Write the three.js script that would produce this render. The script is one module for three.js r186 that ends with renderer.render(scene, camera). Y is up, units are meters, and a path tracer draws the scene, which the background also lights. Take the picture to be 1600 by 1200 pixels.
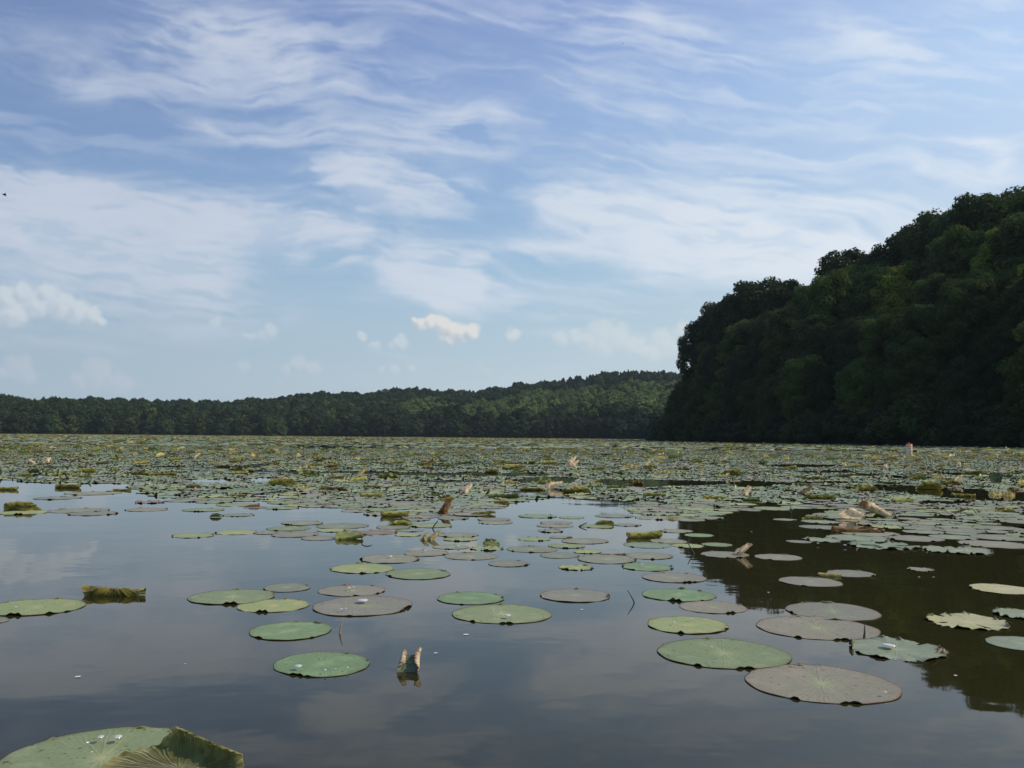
import * as THREE from 'three';
import { mergeGeometries } from 'three/addons/utils/BufferGeometryUtils.js';

// ---------------------------------------------------------------- camera, sky, sun, exposure
const scene = new THREE.Scene();
const EYE = 0.8, FOCAL = 1331, PW = 1600, PH = 1200;            // lens of the photograph, in its own pixels
const camera = new THREE.PerspectiveCamera(2 * Math.atan(PH / 2 / FOCAL) * 180 / Math.PI, PW / PH, 0.05, 6000);
camera.position.set(0, EYE, 0);
camera.rotation.order = 'YXZ';
camera.rotation.set(THREE.MathUtils.degToRad(3.57), 0, 0.0085);
camera.updateMatrixWorld(true);

const SUN_AZ = THREE.MathUtils.degToRad(92), SUN_EL = THREE.MathUtils.degToRad(40);
const sunDir = new THREE.Vector3(Math.sin(SUN_AZ) * Math.cos(SUN_EL), Math.sin(SUN_EL), -Math.cos(SUN_AZ) * Math.cos(SUN_EL));
const sun = new THREE.DirectionalLight(0xffe6c4, 4.2);
sun.position.copy(sunDir).multiplyScalar(400);
sun.castShadow = true;
sun.shadow.mapSize.set(4096, 4096);
Object.assign(sun.shadow.camera, { left: -300, right: 300, top: 300, bottom: -300, near: 1, far: 1200 });
scene.add(sun, sun.target);
const renderer = new THREE.WebGLRenderer({ antialias: true });
renderer.toneMapping = THREE.LinearToneMapping;
renderer.toneMappingExposure = 1;
renderer.shadowMap.enabled = true;
scene.fog = new THREE.FogExp2(0xb4cadc, 0.00009);

// ---------------------------------------------------------------- random numbers, noise, small maths
function rng(seed) {
  let a = seed >>> 0;
  return () => { a = (a + 0x6D2B79F5) | 0; let t = Math.imul(a ^ (a >>> 15), 1 | a); t = (t + Math.imul(t ^ (t >>> 7), 61 | t)) ^ t; return ((t ^ (t >>> 14)) >>> 0) / 4294967296; };
}
const HASH = new Float32Array(65536);
{ const r = rng(77); for (let i = 0; i < 65536; i++) HASH[i] = r(); }
function vn(x, y) {                                              // value noise, 0..1
  const xi = Math.floor(x), yi = Math.floor(y), fx = x - xi, fy = y - yi;
  const u = fx * fx * fx * (fx * (fx * 6 - 15) + 10), v = fy * fy * fy * (fy * (fy * 6 - 15) + 10);
  const a = (xi & 255) + ((yi & 255) << 8), b = ((xi + 1) & 255) + ((yi & 255) << 8), c = (xi & 255) + (((yi + 1) & 255) << 8), d = ((xi + 1) & 255) + (((yi + 1) & 255) << 8);
  return (HASH[a] * (1 - u) + HASH[b] * u) * (1 - v) + (HASH[c] * (1 - u) + HASH[d] * u) * v;
}
function fbm(x, y, n = 5) { let s = 0, a = 0.5, t = 0; for (let i = 0; i < n; i++) { s += a * vn(x, y); t += a; a *= 0.5; const X = x * 1.62 + y * 1.17 + 17.3; y = y * 1.62 - x * 1.17 + 9.1; x = X; } return s / t; }
function fbmFlat(x, y, n = 5) { let s = 0, a = 0.5, t = 0; for (let i = 0; i < n; i++) { s += a * vn(x, y); t += a; a *= 0.55; x = x * 2.03 + 31.7; y = y * 2.03 + 11.9; } return s / t; }   // keeps the streak direction
const clamp = (x, a = 0, b = 1) => Math.min(b, Math.max(a, x)), lerp = (a, b, t) => a + (b - a) * t;
const sstep = (a, b, x) => { const t = clamp((x - a) / (b - a)); return t * t * (3 - 2 * t); };
const toLin = (c) => (c <= 0.04045 ? c / 12.92 : Math.pow((c + 0.055) / 1.055, 2.4)), toS = (c) => (c <= 0.0031308 ? c * 12.92 : 1.055 * Math.pow(c, 1 / 2.4) - 0.055);
function table(t, x) { if (x <= t[0][0]) return t[0][1]; for (let i = 1; i < t.length; i++) if (x <= t[i][0]) return lerp(t[i - 1][1], t[i][1], (x - t[i - 1][0]) / (t[i][0] - t[i - 1][0])); return t[t.length - 1][1]; }
const TAU = Math.PI * 2;

// the photograph's measurements: where a pixel meets the water, and where a place stands in it
const camM = camera.matrixWorld.clone(), camInv = camM.clone().invert();
const V = (x, y, z) => new THREE.Vector3(x, y, z);
function dirOf(px, py) { return V(px - PW / 2, PH / 2 - py, -FOCAL).normalize().transformDirection(camM); }
function onWater(px, py) { const d = dirOf(px, py); return camera.position.clone().addScaledVector(d, -EYE / d.y); }
const _p = new THREE.Vector3();
function pixelOf(x, y, z) { _p.set(x, y, z).applyMatrix4(camInv); return [PW / 2 + FOCAL * _p.x / -_p.z, PH / 2 - FOCAL * _p.y / -_p.z, -_p.z]; }
const horizonY = (px) => 683 + (px - 800) * 0.0085;

// ---------------------------------------------------------------- the sky: air, high cirrus and low cumulus
{
  const cols = [   // [photo x, [[y, r, g, b] ...]] clear air
    [0, [[0, 108, 132, 180], [150, 113, 139, 185], [280, 120, 150, 193], [420, 146, 175, 203], [520, 158, 182, 201], [610, 166, 186, 200], [690, 172, 190, 203]]],
    [800, [[0, 128, 153, 203], [150, 137, 166, 212], [300, 144, 177, 215], [420, 158, 190, 217], [500, 172, 198, 216], [600, 188, 206, 215], [690, 192, 208, 216]]],
    [1500, [[0, 166, 192, 233], [150, 174, 203, 240], [300, 182, 207, 236], [420, 188, 210, 230], [500, 196, 214, 226], [600, 205, 218, 224], [690, 207, 218, 224]]],
  ];
  const col = (c, y) => { const t = c[1]; if (y <= t[0][0]) return t[0].slice(1); for (let i = 1; i < t.length; i++) if (y <= t[i][0]) { const k = (y - t[i - 1][0]) / (t[i][0] - t[i - 1][0]); return [1, 2, 3].map((j) => lerp(t[i - 1][j], t[i][j], k)); } return t[t.length - 1].slice(1); };
  // cirrus patches: x, y, half length, half width, turn (degrees, clockwise), weight
  const cirrus = [
    [60, 330, 230, 52, 6, 0.95], [230, 345, 190, 40, 8, 0.95], [400, 352, 170, 28, 6, 0.95], [520, 362, 80, 14, 6, 0.8], [110, 400, 150, 46, 12, 0.6], [270, 420, 110, 40, 0, 0.65], [250, 462, 120, 12, 3, 0.4], [90, 285, 130, 24, 10, 0.45],
    [440, 68, 110, 42, 8, 0.85], [330, 40, 130, 34, 4, 0.55], [250, 128, 170, 26, 5, 0.55], [120, 128, 60, 18, 4, 0.6], [390, 108, 140, 30, 8, 0.6], [590, 128, 80, 16, 6, 0.6], [430, 150, 60, 14, -4, 0.5], [60, 90, 120, 14, 4, 0.25], [560, 60, 140, 40, 8, 0.22],
    [318, 196, 26, 10, 40, 0.85], [380, 213, 60, 9, 6, 0.8], [500, 200, 60, 14, -8, 0.75], [600, 222, 90, 12, 8, 0.6], [700, 205, 70, 26, 14, 0.55], [745, 235, 70, 18, 20, 0.6],
    [540, 256, 62, 20, 20, 0.95], [610, 285, 80, 20, 16, 0.9], [680, 315, 60, 9, 8, 0.7], [735, 292, 30, 7, 12, 0.6], [500, 318, 60, 6, 10, 0.6], [760, 180, 26, 12, 10, 0.7],
    [680, 402, 70, 20, 4, 0.85], [745, 398, 26, 14, 0, 0.75], [720, 455, 90, 26, 4, 0.6], [650, 430, 60, 20, 10, 0.5], [790, 470, 40, 8, 0, 0.5],
    [870, 310, 55, 14, 6, 0.8], [960, 325, 110, 26, 4, 1.0], [1090, 340, 130, 40, 6, 1.0], [1240, 365, 130, 40, 8, 0.95], [1000, 380, 200, 14, 2, 0.9], [1150, 398, 160, 16, 2, 0.8], [1340, 390, 90, 34, 4, 0.7], [860, 382, 90, 8, 4, 0.6], [930, 275, 80, 14, 18, 0.5], [1100, 285, 160, 14, 9, 0.45], [1250, 300, 150, 10, 9, 0.35], [930, 215, 220, 12, 8, 0.35], [1420, 330, 150, 30, 8, 0.5],
    [980, 30, 120, 34, 12, 0.6], [1100, 62, 110, 28, 16, 0.6], [1010, 80, 160, 22, 14, 0.35], [1330, 50, 110, 44, 20, 0.5], [1390, 105, 40, 10, 6, 0.5], [1530, 235, 40, 18, 20, 0.9], [1480, 262, 100, 20, 8, 0.55], [1556, 250, 14, 12, -40, 0.7], [1560, 40, 120, 50, 10, 0.3], [700, 30, 120, 20, 4, 0.25],
    [650, 200, 150, 22, 6, 0.45], [560, 232, 120, 16, 8, 0.5], [330, 250, 160, 10, 10, 0.2], [1180, 250, 220, 16, 8, 0.35], [1250, 200, 240, 20, 8, 0.28], [880, 130, 200, 24, 10, 0.28], [200, 70, 160, 24, 6, 0.3], [1060, 420, 130, 14, 2, 0.5], [1000, 470, 120, 8, 4, 0.25], [870, 497, 90, 6, 3, 0.25], [80, 500, 260, 40, 0, 0.25], [320, 480, 160, 20, 2, 0.25],
  ].map(([x, y, a, b, t, w]) => [x, y, 1 / a, 1 / b, Math.cos(t * Math.PI / 180), Math.sin(t * Math.PI / 180), w]);
  // sheets of cirrus with a clear upper edge: upper edge, lower edge, softness of both, weight
  const sheets = [
    [[[-300, 215], [0, 257], [100, 268], [200, 287], [300, 311], [400, 318], [480, 330], [560, 352], [592, 363]], [[-300, 380], [0, 392], [120, 425], [250, 452], [330, 440], [380, 405], [450, 387], [540, 373], [592, 367]], 9, 62, 0.98],
    [[[822, 316], [870, 300], [960, 300], [1050, 311], [1150, 326], [1280, 352], [1420, 388]], [[822, 322], [900, 350], [1000, 378], [1100, 398], [1250, 424], [1420, 440]], 10, 44, 0.94],
    [[[770, 379], [900, 385], [1000, 389], [1220, 398]], [[770, 381], [900, 399], [1100, 418], [1220, 424]], 9, 20, 0.65],
    [[[472, 244], [520, 234], [600, 238], [660, 262], [762, 326]], [[472, 250], [520, 290], [560, 318], [660, 327], [762, 330]], 12, 26, 0.95],
    [[[575, 389], [640, 386], [700, 384], [745, 388], [768, 399]], [[575, 394], [620, 430], [660, 468], [720, 480], [768, 484]], 14, 34, 0.75],
    [[[215, 34], [300, 14], [400, 22], [480, 46], [515, 76]], [[215, 56], [300, 88], [400, 96], [500, 96], [515, 84]], 26, 40, 0.6],
  ].map(([top, bot, s, t, w]) => ({ top, bot, s, t, w, x0: top[0][0], x1: top[top.length - 1][0] }));
  // cumulus puffs: x, y, radius; each cloud has its own warmth and solidity
  const cumulus = [
    { solid: 0.86, tone: [229, 227, 222], shade: [186, 196, 206], base: 541, p: [[662, 505, 12], [678, 502, 12], [694, 506, 15], [708, 517, 18], [722, 520, 16], [736, 519, 12], [700, 530, 12], [650, 500, 5]] },
    { solid: 0.72, tone: [216, 221, 226], shade: [176, 190, 203], base: 520, p: [[10, 468, 22], [34, 458, 16], [58, 474, 24], [74, 458, 16], [96, 476, 24], [120, 486, 22], [146, 494, 16], [20, 490, 26], [160, 502, 9]] },
    { solid: 0.55, tone: [216, 222, 226], shade: [190, 203, 212], base: 548, p: [[626, 535, 10], [616, 541, 7], [584, 541, 10], [566, 526, 6]] },
    { solid: 0.5, tone: [212, 216, 222], shade: [188, 201, 211], base: 534, p: [[422, 519, 11], [410, 526, 10], [388, 526, 9], [335, 503, 8]] },
    { solid: 0.6, tone: [228, 228, 224], shade: [194, 206, 214], base: 538, p: [[802, 524, 11]] },
    { solid: 0.4, tone: [228, 228, 224], shade: [198, 209, 216], base: 560, p: [[940, 518, 20], [962, 526, 22], [918, 532, 18], [985, 540, 20], [900, 526, 12], [875, 530, 12], [940, 542, 22], [1000, 548, 10]] },
    { solid: 0.42, tone: [230, 229, 226], shade: [200, 210, 217], base: 575, p: [[1040, 535, 24], [1066, 522, 20], [1085, 540, 30], [1020, 552, 16]] },
    { solid: 0.38, tone: [210, 212, 220], shade: [180, 194, 206], base: 590, p: [[465, 570, 16], [445, 578, 10], [485, 578, 12]] },
    { solid: 0.4, tone: [212, 217, 221], shade: [188, 202, 211], base: 588, p: [[618, 576, 9], [596, 577, 6], [646, 577, 7]] },
    { solid: 0.35, tone: [206, 205, 216], shade: [176, 190, 204], base: 625, p: [[150, 586, 24], [125, 594, 16], [185, 600, 20], [30, 574, 20], [45, 588, 14], [5, 582, 10]] },
    { solid: 0.3, tone: [206, 214, 220], shade: [186, 201, 211], base: 592, p: [[760, 581, 10], [380, 575, 10]] },
  ];
  for (const c of cumulus) { c.x0 = Math.min(...c.p.map((q) => q[0] - q[2])) - 30; c.x1 = Math.max(...c.p.map((q) => q[0] + q[2])) + 30; c.y0 = Math.min(...c.p.map((q) => q[1] - q[2])) - 30; }
  const puff = (c, x, y) => { let f = 0; for (const [cx, cy, r] of c.p) { const d = Math.hypot(x - cx, (y - cy) * 1.15) / r; if (d < 1.75) f = Math.max(f, 1.75 - d); } return f; };
  const W = 4096, H = 2048, data = new Float32Array(W * H * 4), d = new THREE.Vector3();
  const ground = [0.035, 0.045, 0.03];
  for (let j = 0; j < H; j++) {
    const el = ((j + 0.5) / H - 0.5) * Math.PI, ce = Math.cos(el), se = Math.sin(el);
    for (let i = 0; i < W; i++) {
      const o = (j * W + i) * 4;
      data[o + 3] = 1;
      if (el < -0.002) { data[o] = ground[0]; data[o + 1] = ground[1]; data[o + 2] = ground[2]; continue; }
      const coarse = el > 1.0 && (i & 7);
      if (coarse) { data[o] = data[o - 4]; data[o + 1] = data[o - 3]; data[o + 2] = data[o - 2]; continue; }
      const ph = ((i + 0.5) / W - 0.5) * TAU;
      d.set(Math.cos(ph) * ce, se, Math.sin(ph) * ce);
      const az = Math.atan2(d.x, -d.z);
      // clear air by height above the horizon, brighter towards the sun
      const yEq = 683 - Math.min(el, 1.35) * FOCAL * (el < 0.5 ? 1 + el * el * 0.33 : 1.08);
      const side = 800 + 1331 * Math.sin(az) * 1.16;             // how far towards the sun's side
      let base;
      { const s = clamp(side, 0, 1650), a = s < 800 ? 0 : 1, k = a ? (s - 800) / 700 : s / 800, A = col(cols[a], yEq), B = col(cols[a + 1], yEq); base = [0, 1, 2].map((q) => lerp(A[q], B[q], k)); }
      const up = sstep(0.47, 1.5, el);
      base = [lerp(base[0], 88, up * 0.75), lerp(base[1], 116, up * 0.75), lerp(base[2], 172, up * 0.75)];
      const sd = d.dot(sunDir), glow = Math.pow(clamp(sd), 10);
      base = [base[0] + (248 - base[0]) * glow * 0.7, base[1] + (246 - base[1]) * glow * 0.7, base[2] + (240 - base[2]) * glow * 0.6];
      // where this direction stands in the photograph (ahead only)
      _p.copy(d).transformDirection(camInv);
      let a = 0, tone = [0, 0, 0], off = 1;
      if (_p.z < -0.3) {
        const x = PW / 2 + FOCAL * _p.x / -_p.z, y = PH / 2 - FOCAL * _p.y / -_p.z;
        off = clamp(Math.max(sstep(-80, -500, x), sstep(1680, 2100, x), sstep(-60, -450, y)));
        if (off < 1) {
          const wx = (fbm(x / 130, y / 70 + 40, 4) - 0.5) * 90, wy = (fbm(x / 150 + 90, y / 60, 4) - 0.5) * 52;
          const X = x + wx, Y = y + wy;
          let m = 0;
          for (const c of cirrus) {
            const dx = X - c[0], dy = Y - c[1], u = (dx * c[4] + dy * c[5]) * c[2], v = (dy * c[4] - dx * c[5]) * c[3], q = u * u + v * v;
            if (q < 6) m += c[6] * Math.exp(-q * (v < 0 ? 1.15 : 0.85));
          }
          const sx = x + wx * 0.35 + (fbm(x / 26, y / 12 + 60, 3) - 0.5) * 26, sy = y + wy * 0.3 + (fbm(x / 40 + 20, y / 14, 4) - 0.5) * 22;
          let sheet = 0;
          for (const c of sheets) if (sx > c.x0 && sx < c.x1) sheet = Math.max(sheet, c.w * sstep(0, c.s, sy - table(c.top, sx)) * sstep(c.t, -c.t * 0.4, sy - table(c.bot, sx)) * sstep(0, 26, sx - c.x0) * sstep(0, 34, c.x1 - sx));
          m = m * 0.62 + sheet * 0.72;
          const xs = x + y * 0.13, ys = y - x * 0.13 + (fbm(x / 300 + 3, y / 190 + 9, 3) - 0.5) * 80 + (fbm(x / 70 + 8, y / 34, 4) - 0.5) * 22;
          const streak = fbmFlat(xs / 190 + wx / 200, ys / 26, 5), fine = fbmFlat(xs / 75 + wx / 90, ys / 10 + 7, 4), veil = fbm(x / 300 + 5, y / 120, 4), puffs = fbm(x / 46 + 31, y / 24 + 5, 5);
          const dens = 0.66 + 1.6 * (streak - 0.45) + 1.7 * (fine - 0.5) + 1.0 * (puffs - 0.5);
          m = m * clamp(dens, 0.05 + 0.3 * sheet, 1.6) + (0.04 + sstep(0.48, 0.8, streak) * 0.26 * (0.35 + veil)) * sstep(660, 420, y) * (0.4 + fine);
          a = (1 - Math.exp(-2.1 * clamp(m, 0, 2))) * (1 - off);
        }
        // low cumulus
        for (const c of cumulus) {
          if (x < c.x0 || x > c.x1 || y < c.y0 || y > c.base + 26) continue;
          const n = (fbm(x / 15 + c.base, y / 13, 5) - 0.5), big = (fbm(x / 34, y / 30 + 3, 3) - 0.5);
          const f = puff(c, x + big * 14, y + n * 12) + n * 0.75;
          const low = sstep(c.base + 10, c.base - 16, y + n * 10);
          const al = sstep(0.34, 1.0, f) * c.solid * low;
          if (al > 0.004) {
            const toSun = puff(c, x + 7 + big * 14, y - 6 + n * 12) + (fbm((x + 5) / 15 + c.base, (y - 4) / 13, 5) - 0.5) * 0.75;
            const lit = clamp(0.62 + (f - toSun) * 0.9 + sstep(c.base, c.base - 34, y) * 0.25 - 0.12);
            const t = [0, 1, 2].map((q) => lerp(c.shade[q], c.tone[q], lit));
            base = base.map((b, q) => lerp(b, t[q], al)); a *= 1 - al;
          }
        }
      }
      if (off > 0 && el > 0.02) {                                // the same kind of cirrus all round
        const k = 1 / (se + 0.12), u = d.x * k, v = d.z * k, w = fbm(u * 1.4, v * 1.4, 3);
        const s = fbm(u * 1.1 + w * 1.5, v * 2.6 + w, el > 1 ? 4 : 5);
        a = Math.max(a, off * sstep(0.42, 0.78, s) * 0.62 * sstep(0.02, 0.2, el));
      }
      const right = clamp((side - 200) / 1200);
      tone = [lerp(204, 232, right), lerp(211, 238, right), lerp(225, 245, right)];
      for (let q = 0; q < 3; q++) data[o + q] = toLin(clamp(lerp(base[q], Math.max(tone[q], base[q] + 6), a * 0.86), 0, 255) / 255);
    }
  }
  const t = new THREE.DataTexture(data, W, H, THREE.RGBAFormat, THREE.FloatType);
  t.mapping = THREE.EquirectangularReflectionMapping; t.magFilter = t.minFilter = THREE.LinearFilter; t.colorSpace = THREE.LinearSRGBColorSpace; t.needsUpdate = true;
  scene.background = t; scene.environment = t;
}

// ---------------------------------------------------------------- naming
const taken = new Map();
function numbered(name) { const n = taken.get(name) ?? 0; taken.set(name, n + 1); return n ? name + '_' + String(n).padStart(3, '0') : name; }
function tag(o, label, category, group) { o.userData.label = label; o.userData.category = category; if (group) o.userData.group = group; return o; }
function thing(name, label, category, group) { const g = new THREE.Group(); g.name = numbered(name); scene.add(g); return tag(g, label, category, group); }
function mesh(name, geo, mat, parent) { const m = new THREE.Mesh(geo, mat); m.name = parent ? name : numbered(name); m.castShadow = m.receiveShadow = true; (parent ?? scene).add(m); return m; }
function structure(m) { m.userData.kind = 'structure'; return m; }
function stuff(m, label, category) { m.userData.kind = 'stuff'; m.userData.label = label; m.userData.category = category; return m; }

// ---------------------------------------------------------------- geometry and texture helpers
function geom(pos, idx, uv, color) {
  const g = new THREE.BufferGeometry();
  g.setAttribute('position', new THREE.Float32BufferAttribute(pos, 3));
  if (uv) g.setAttribute('uv', new THREE.Float32BufferAttribute(uv, 2));
  if (color) g.setAttribute('color', new THREE.Float32BufferAttribute(color, 3));
  if (idx) g.setIndex(idx);
  g.computeVertexNormals();
  return g;
}
function colorTexture(size, fn) {                                // fn gives a linear colour
  const a = new Uint8Array(size * size * 4);
  for (let j = 0; j < size; j++) for (let i = 0; i < size; i++) { const c = fn((i + 0.5) / size, (j + 0.5) / size), o = (j * size + i) * 4; for (let k = 0; k < 3; k++) a[o + k] = Math.round(255 * toS(clamp(c[k]))); a[o + 3] = 255; }
  const t = new THREE.DataTexture(a, size, size); t.colorSpace = THREE.SRGBColorSpace; t.magFilter = t.minFilter = THREE.LinearFilter; t.wrapS = t.wrapT = THREE.RepeatWrapping; t.needsUpdate = true; return t;
}
function heightTexture(size, fn) {
  const a = new Float32Array(size * size * 4);
  for (let j = 0; j < size; j++) for (let i = 0; i < size; i++) { const o = (j * size + i) * 4; a[o] = a[o + 1] = a[o + 2] = fn((i + 0.5) / size, (j + 0.5) / size); a[o + 3] = 1; }
  const t = new THREE.DataTexture(a, size, size, THREE.RGBAFormat, THREE.FloatType); t.magFilter = t.minFilter = THREE.LinearFilter; t.wrapS = t.wrapT = THREE.RepeatWrapping; t.needsUpdate = true; return t;
}
const mix3 = (a, b, t) => [lerp(a[0], b[0], t), lerp(a[1], b[1], t), lerp(a[2], b[2], t)];

// ---------------------------------------------------------------- lake
const lake = structure(mesh('lake', new THREE.PlaneGeometry(4000, 4000).rotateX(-Math.PI / 2)));
{
  const N = 512, wrap = (f) => (u, v) => { const b = (x, y) => f(x, y); return lerp(lerp(b(u, v), b(u - 1, v), sstep(0.8, 1, u)), lerp(b(u, v - 1), b(u - 1, v - 1), sstep(0.8, 1, u)), sstep(0.8, 1, v)); };
  const ripple = heightTexture(N, wrap((u, v) => fbm(u * 6 + 3, v * 9 + 1, 5)));
  ripple.repeat.set(4000 / 5, 4000 / 5);
  lake.material = new THREE.MeshPhysicalMaterial({ color: new THREE.Color().setRGB(0.021, 0.021, 0.007), roughness: 0.025, ior: 1.3, specularColor: new THREE.Color().setRGB(1, 0.95, 0.8), bumpMap: ripple, bumpScale: 0.0022 });
  lake.castShadow = false;
}

// ---------------------------------------------------------------- land: the far shore and the wooded point
const polar = (az, d) => [Math.sin(az) * d, -Math.cos(az) * d];
const azOf = (px) => Math.atan((px - 800) / FOCAL);
const pxOfAz = (az) => 800 + Math.tan(az) * FOCAL;
// the far wood: distance of its shore and of its ridge, and the height of the ridge in the photograph, by photo x
const farShore = [[-900, 470], [0, 540], [500, 560], [800, 540], [1000, 470], [1100, 420], [1400, 400]];
const ridgeAt = [[-900, 680], [0, 720], [330, 720], [420, 740], [800, 830], [930, 900], [1300, 900]];
const ridgeTop = [[-900, 612], [-300, 618], [0, 623], [60, 624], [180, 622], [270, 627], [350, 628], [400, 618], [500, 608], [560, 607], [640, 603], [720, 606], [770, 602], [800, 598], [850, 592], [900, 585], [940, 574], [990, 571], [1040, 575], [1080, 580], [1300, 600]];
function farLand(px, d) {
  const s = table(farShore, px), r = table(ridgeAt, px), top = (horizonY(px) - table(ridgeTop, px)) * r / FOCAL + EYE - 19;
  const t = (d - s) / (r - s);
  if (t < 0) return Math.max(-2, t * 12);
  return Math.max(0.6 + 0.6 * t, Math.max(2, top) * (t < 1 ? Math.pow(t, 1.15) : 1 - 0.3 * sstep(1, 2.2, t))) + 1.2 * (fbm(px / 60, d / 40, 3) - 0.5) * sstep(0, 0.1, t);
}
const soil = new THREE.MeshStandardMaterial({ color: new THREE.Color().setRGB(0.016, 0.02, 0.009), roughness: 1 });
{
  const pos = [], idx = [], na = 170, nd = 34;
  for (let i = 0; i <= na; i++) for (let j = 0; j <= nd; j++) {
    const az = lerp(-0.95, 0.55, i / na), px = pxOfAz(az), s = table(farShore, px), d = lerp(s - 25, 1500, Math.pow(j / nd, 1.5)), [x, z] = polar(az, d);
    pos.push(x, farLand(px, d), z);
    if (i < na && j < nd) { const a = i * (nd + 1) + j; idx.push(a, a + nd + 1, a + 1, a + 1, a + nd + 1, a + nd + 2); }
  }
  structure(mesh('hills', geom(pos, idx), soil));
}
// the point: its shoreline from the far tip towards the camera, as (x, distance ahead)
const shore = [[60, 330], [50, 300], [45, 255], [42, 213], [49, 160], [56, 124], [63, 102], [74, 84], [92, 72], [120, 66], [170, 66]];
function inland(x, d) {                                          // metres from the shoreline, positive on land
  let best = 1e9, sign = 1;
  for (let i = 1; i < shore.length; i++) {
    const [x0, d0] = shore[i - 1], [x1, d1] = shore[i], ex = x1 - x0, ed = d1 - d0, t = clamp(((x - x0) * ex + (d - d0) * ed) / (ex * ex + ed * ed)), q = Math.hypot(x - x0 - ex * t, d - d0 - ed * t);
    if (q < best) { best = q; sign = (ex * (d - d0) - ed * (x - x0)) > 0 ? 1 : -1; }
  }
  return best * sign;
}
const pointLand = (x, d) => { const s = inland(x, d); return s < 0 ? Math.max(-2, s * 0.3) : 0.35 * sstep(0, 1.5, s) + 23 * (1 - Math.exp(-s / 17)) * sstep(330, 190, d) + 0.2 * sstep(0, 4, s); };
{
  const pos = [], idx = [], nx = 80, nd = 100;
  for (let i = 0; i <= nx; i++) for (let j = 0; j <= nd; j++) {
    const x = lerp(30, 230, i / nx), d = lerp(45, 390, j / nd);
    pos.push(x, pointLand(x, d), -d);
    if (i < nx && j < nd) { const a = i * (nd + 1) + j; idx.push(a, a + 1, a + nd + 1, a + 1, a + nd + 2, a + nd + 1); }
  }
  structure(mesh('terrain', geom(pos, idx), soil));
}

// ---------------------------------------------------------------- trees
// a crown: lobes at the limbs' ends, each filled with leaf sprays; a trunk with limbs that reach into the lobes
function leafCloud(R, lobes, perLobe, size, hang = 0) {
  const pos = [], col = [];
  const n = V(), t = V(), b = V(), c = V();
  for (const [lx, ly, lz, lr] of lobes) {
    const lobeTone = 0.85 + 0.3 * R(), count = Math.round(perLobe * lr * lr);
    for (let k = 0; k < count; k++) {
      const u = R() * 2 - 1, a = R() * TAU, w = Math.sqrt(1 - u * u);
      n.set(w * Math.cos(a), u, w * Math.sin(a));
      const bump = 0.82 + 0.34 * vn(n.x * 2.3 + lx * 3 + 50, n.y * 2.3 + n.z * 1.7 + lz + 50), rr = lr * bump * (0.5 + 0.72 * Math.pow(R(), 0.6));
      c.set(lx + n.x * rr, ly + n.y * rr * 0.82, lz + n.z * rr);
      n.x += (R() - 0.5) * 1.5; n.y += (R() - 0.5) * 1.3 + 0.25; n.z += (R() - 0.5) * 1.5; n.normalize();
      t.set(R() - 0.5, R() - 0.5 - hang, R() - 0.5).cross(n).normalize(); b.crossVectors(n, t);
      const s = size * (0.6 + 0.8 * R()), tone = lobeTone * (0.75 + 0.5 * R()), warm = 0.9 + 0.25 * R();
      for (let q = 0; q < 2; q++) {                              // two narrow leaves of one spray
        const ang = (q ? 0.5 : -0.5) + (R() - 0.5) * 0.4, ct = Math.cos(ang), st = Math.sin(ang), L = s * (0.8 + 0.4 * R()), w2 = L * 0.3;
        const ex = t.x * ct + b.x * st, ey = t.y * ct + b.y * st, ez = t.z * ct + b.z * st, fx = b.x * ct - t.x * st, fy = b.y * ct - t.y * st, fz = b.z * ct - t.z * st;
        const lift = 0.12 * L;
        const P = [c.x - ex * L * 0.15, c.y - ey * L * 0.15, c.z - ez * L * 0.15], M1 = [c.x + ex * L * 0.4 + fx * w2 + n.x * lift, c.y + ey * L * 0.4 + fy * w2 + n.y * lift, c.z + ez * L * 0.4 + fz * w2 + n.z * lift], M2 = [c.x + ex * L * 0.4 - fx * w2 + n.x * lift, c.y + ey * L * 0.4 - fy * w2 + n.y * lift, c.z + ez * L * 0.4 - fz * w2 + n.z * lift], T = [c.x + ex * L, c.y + ey * L, c.z + ez * L];
        pos.push(...P, ...M1, ...T, ...P, ...T, ...M2);
        for (let z = 0; z < 6; z++) col.push(tone * warm, tone, tone * 0.9);
      }
    }
  }
  const g = geom(pos, null, null, col);
  return g;
}
function limbTube(points, r0, r1, sides = 6) {
  const curve = new THREE.CatmullRomCurve3(points), n = points.length * 3, pos = [], idx = [], f = curve.computeFrenetFrames(n);
  for (let i = 0; i <= n; i++) { const p = curve.getPointAt(i / n), r = lerp(r0, r1, i / n); for (let k = 0; k < sides; k++) { const a = k / sides * TAU, x = Math.cos(a) * r, y = Math.sin(a) * r; pos.push(p.x + f.normals[i].x * x + f.binormals[i].x * y, p.y + f.normals[i].y * x + f.binormals[i].y * y, p.z + f.normals[i].z * x + f.binormals[i].z * y); } }
  for (let i = 0; i < n; i++) for (let k = 0; k < sides; k++) { const a = i * sides + k, b = i * sides + (k + 1) % sides; idx.push(a, b, a + sides, b, b + sides, a + sides); }
  return geom(pos, idx);
}
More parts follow.
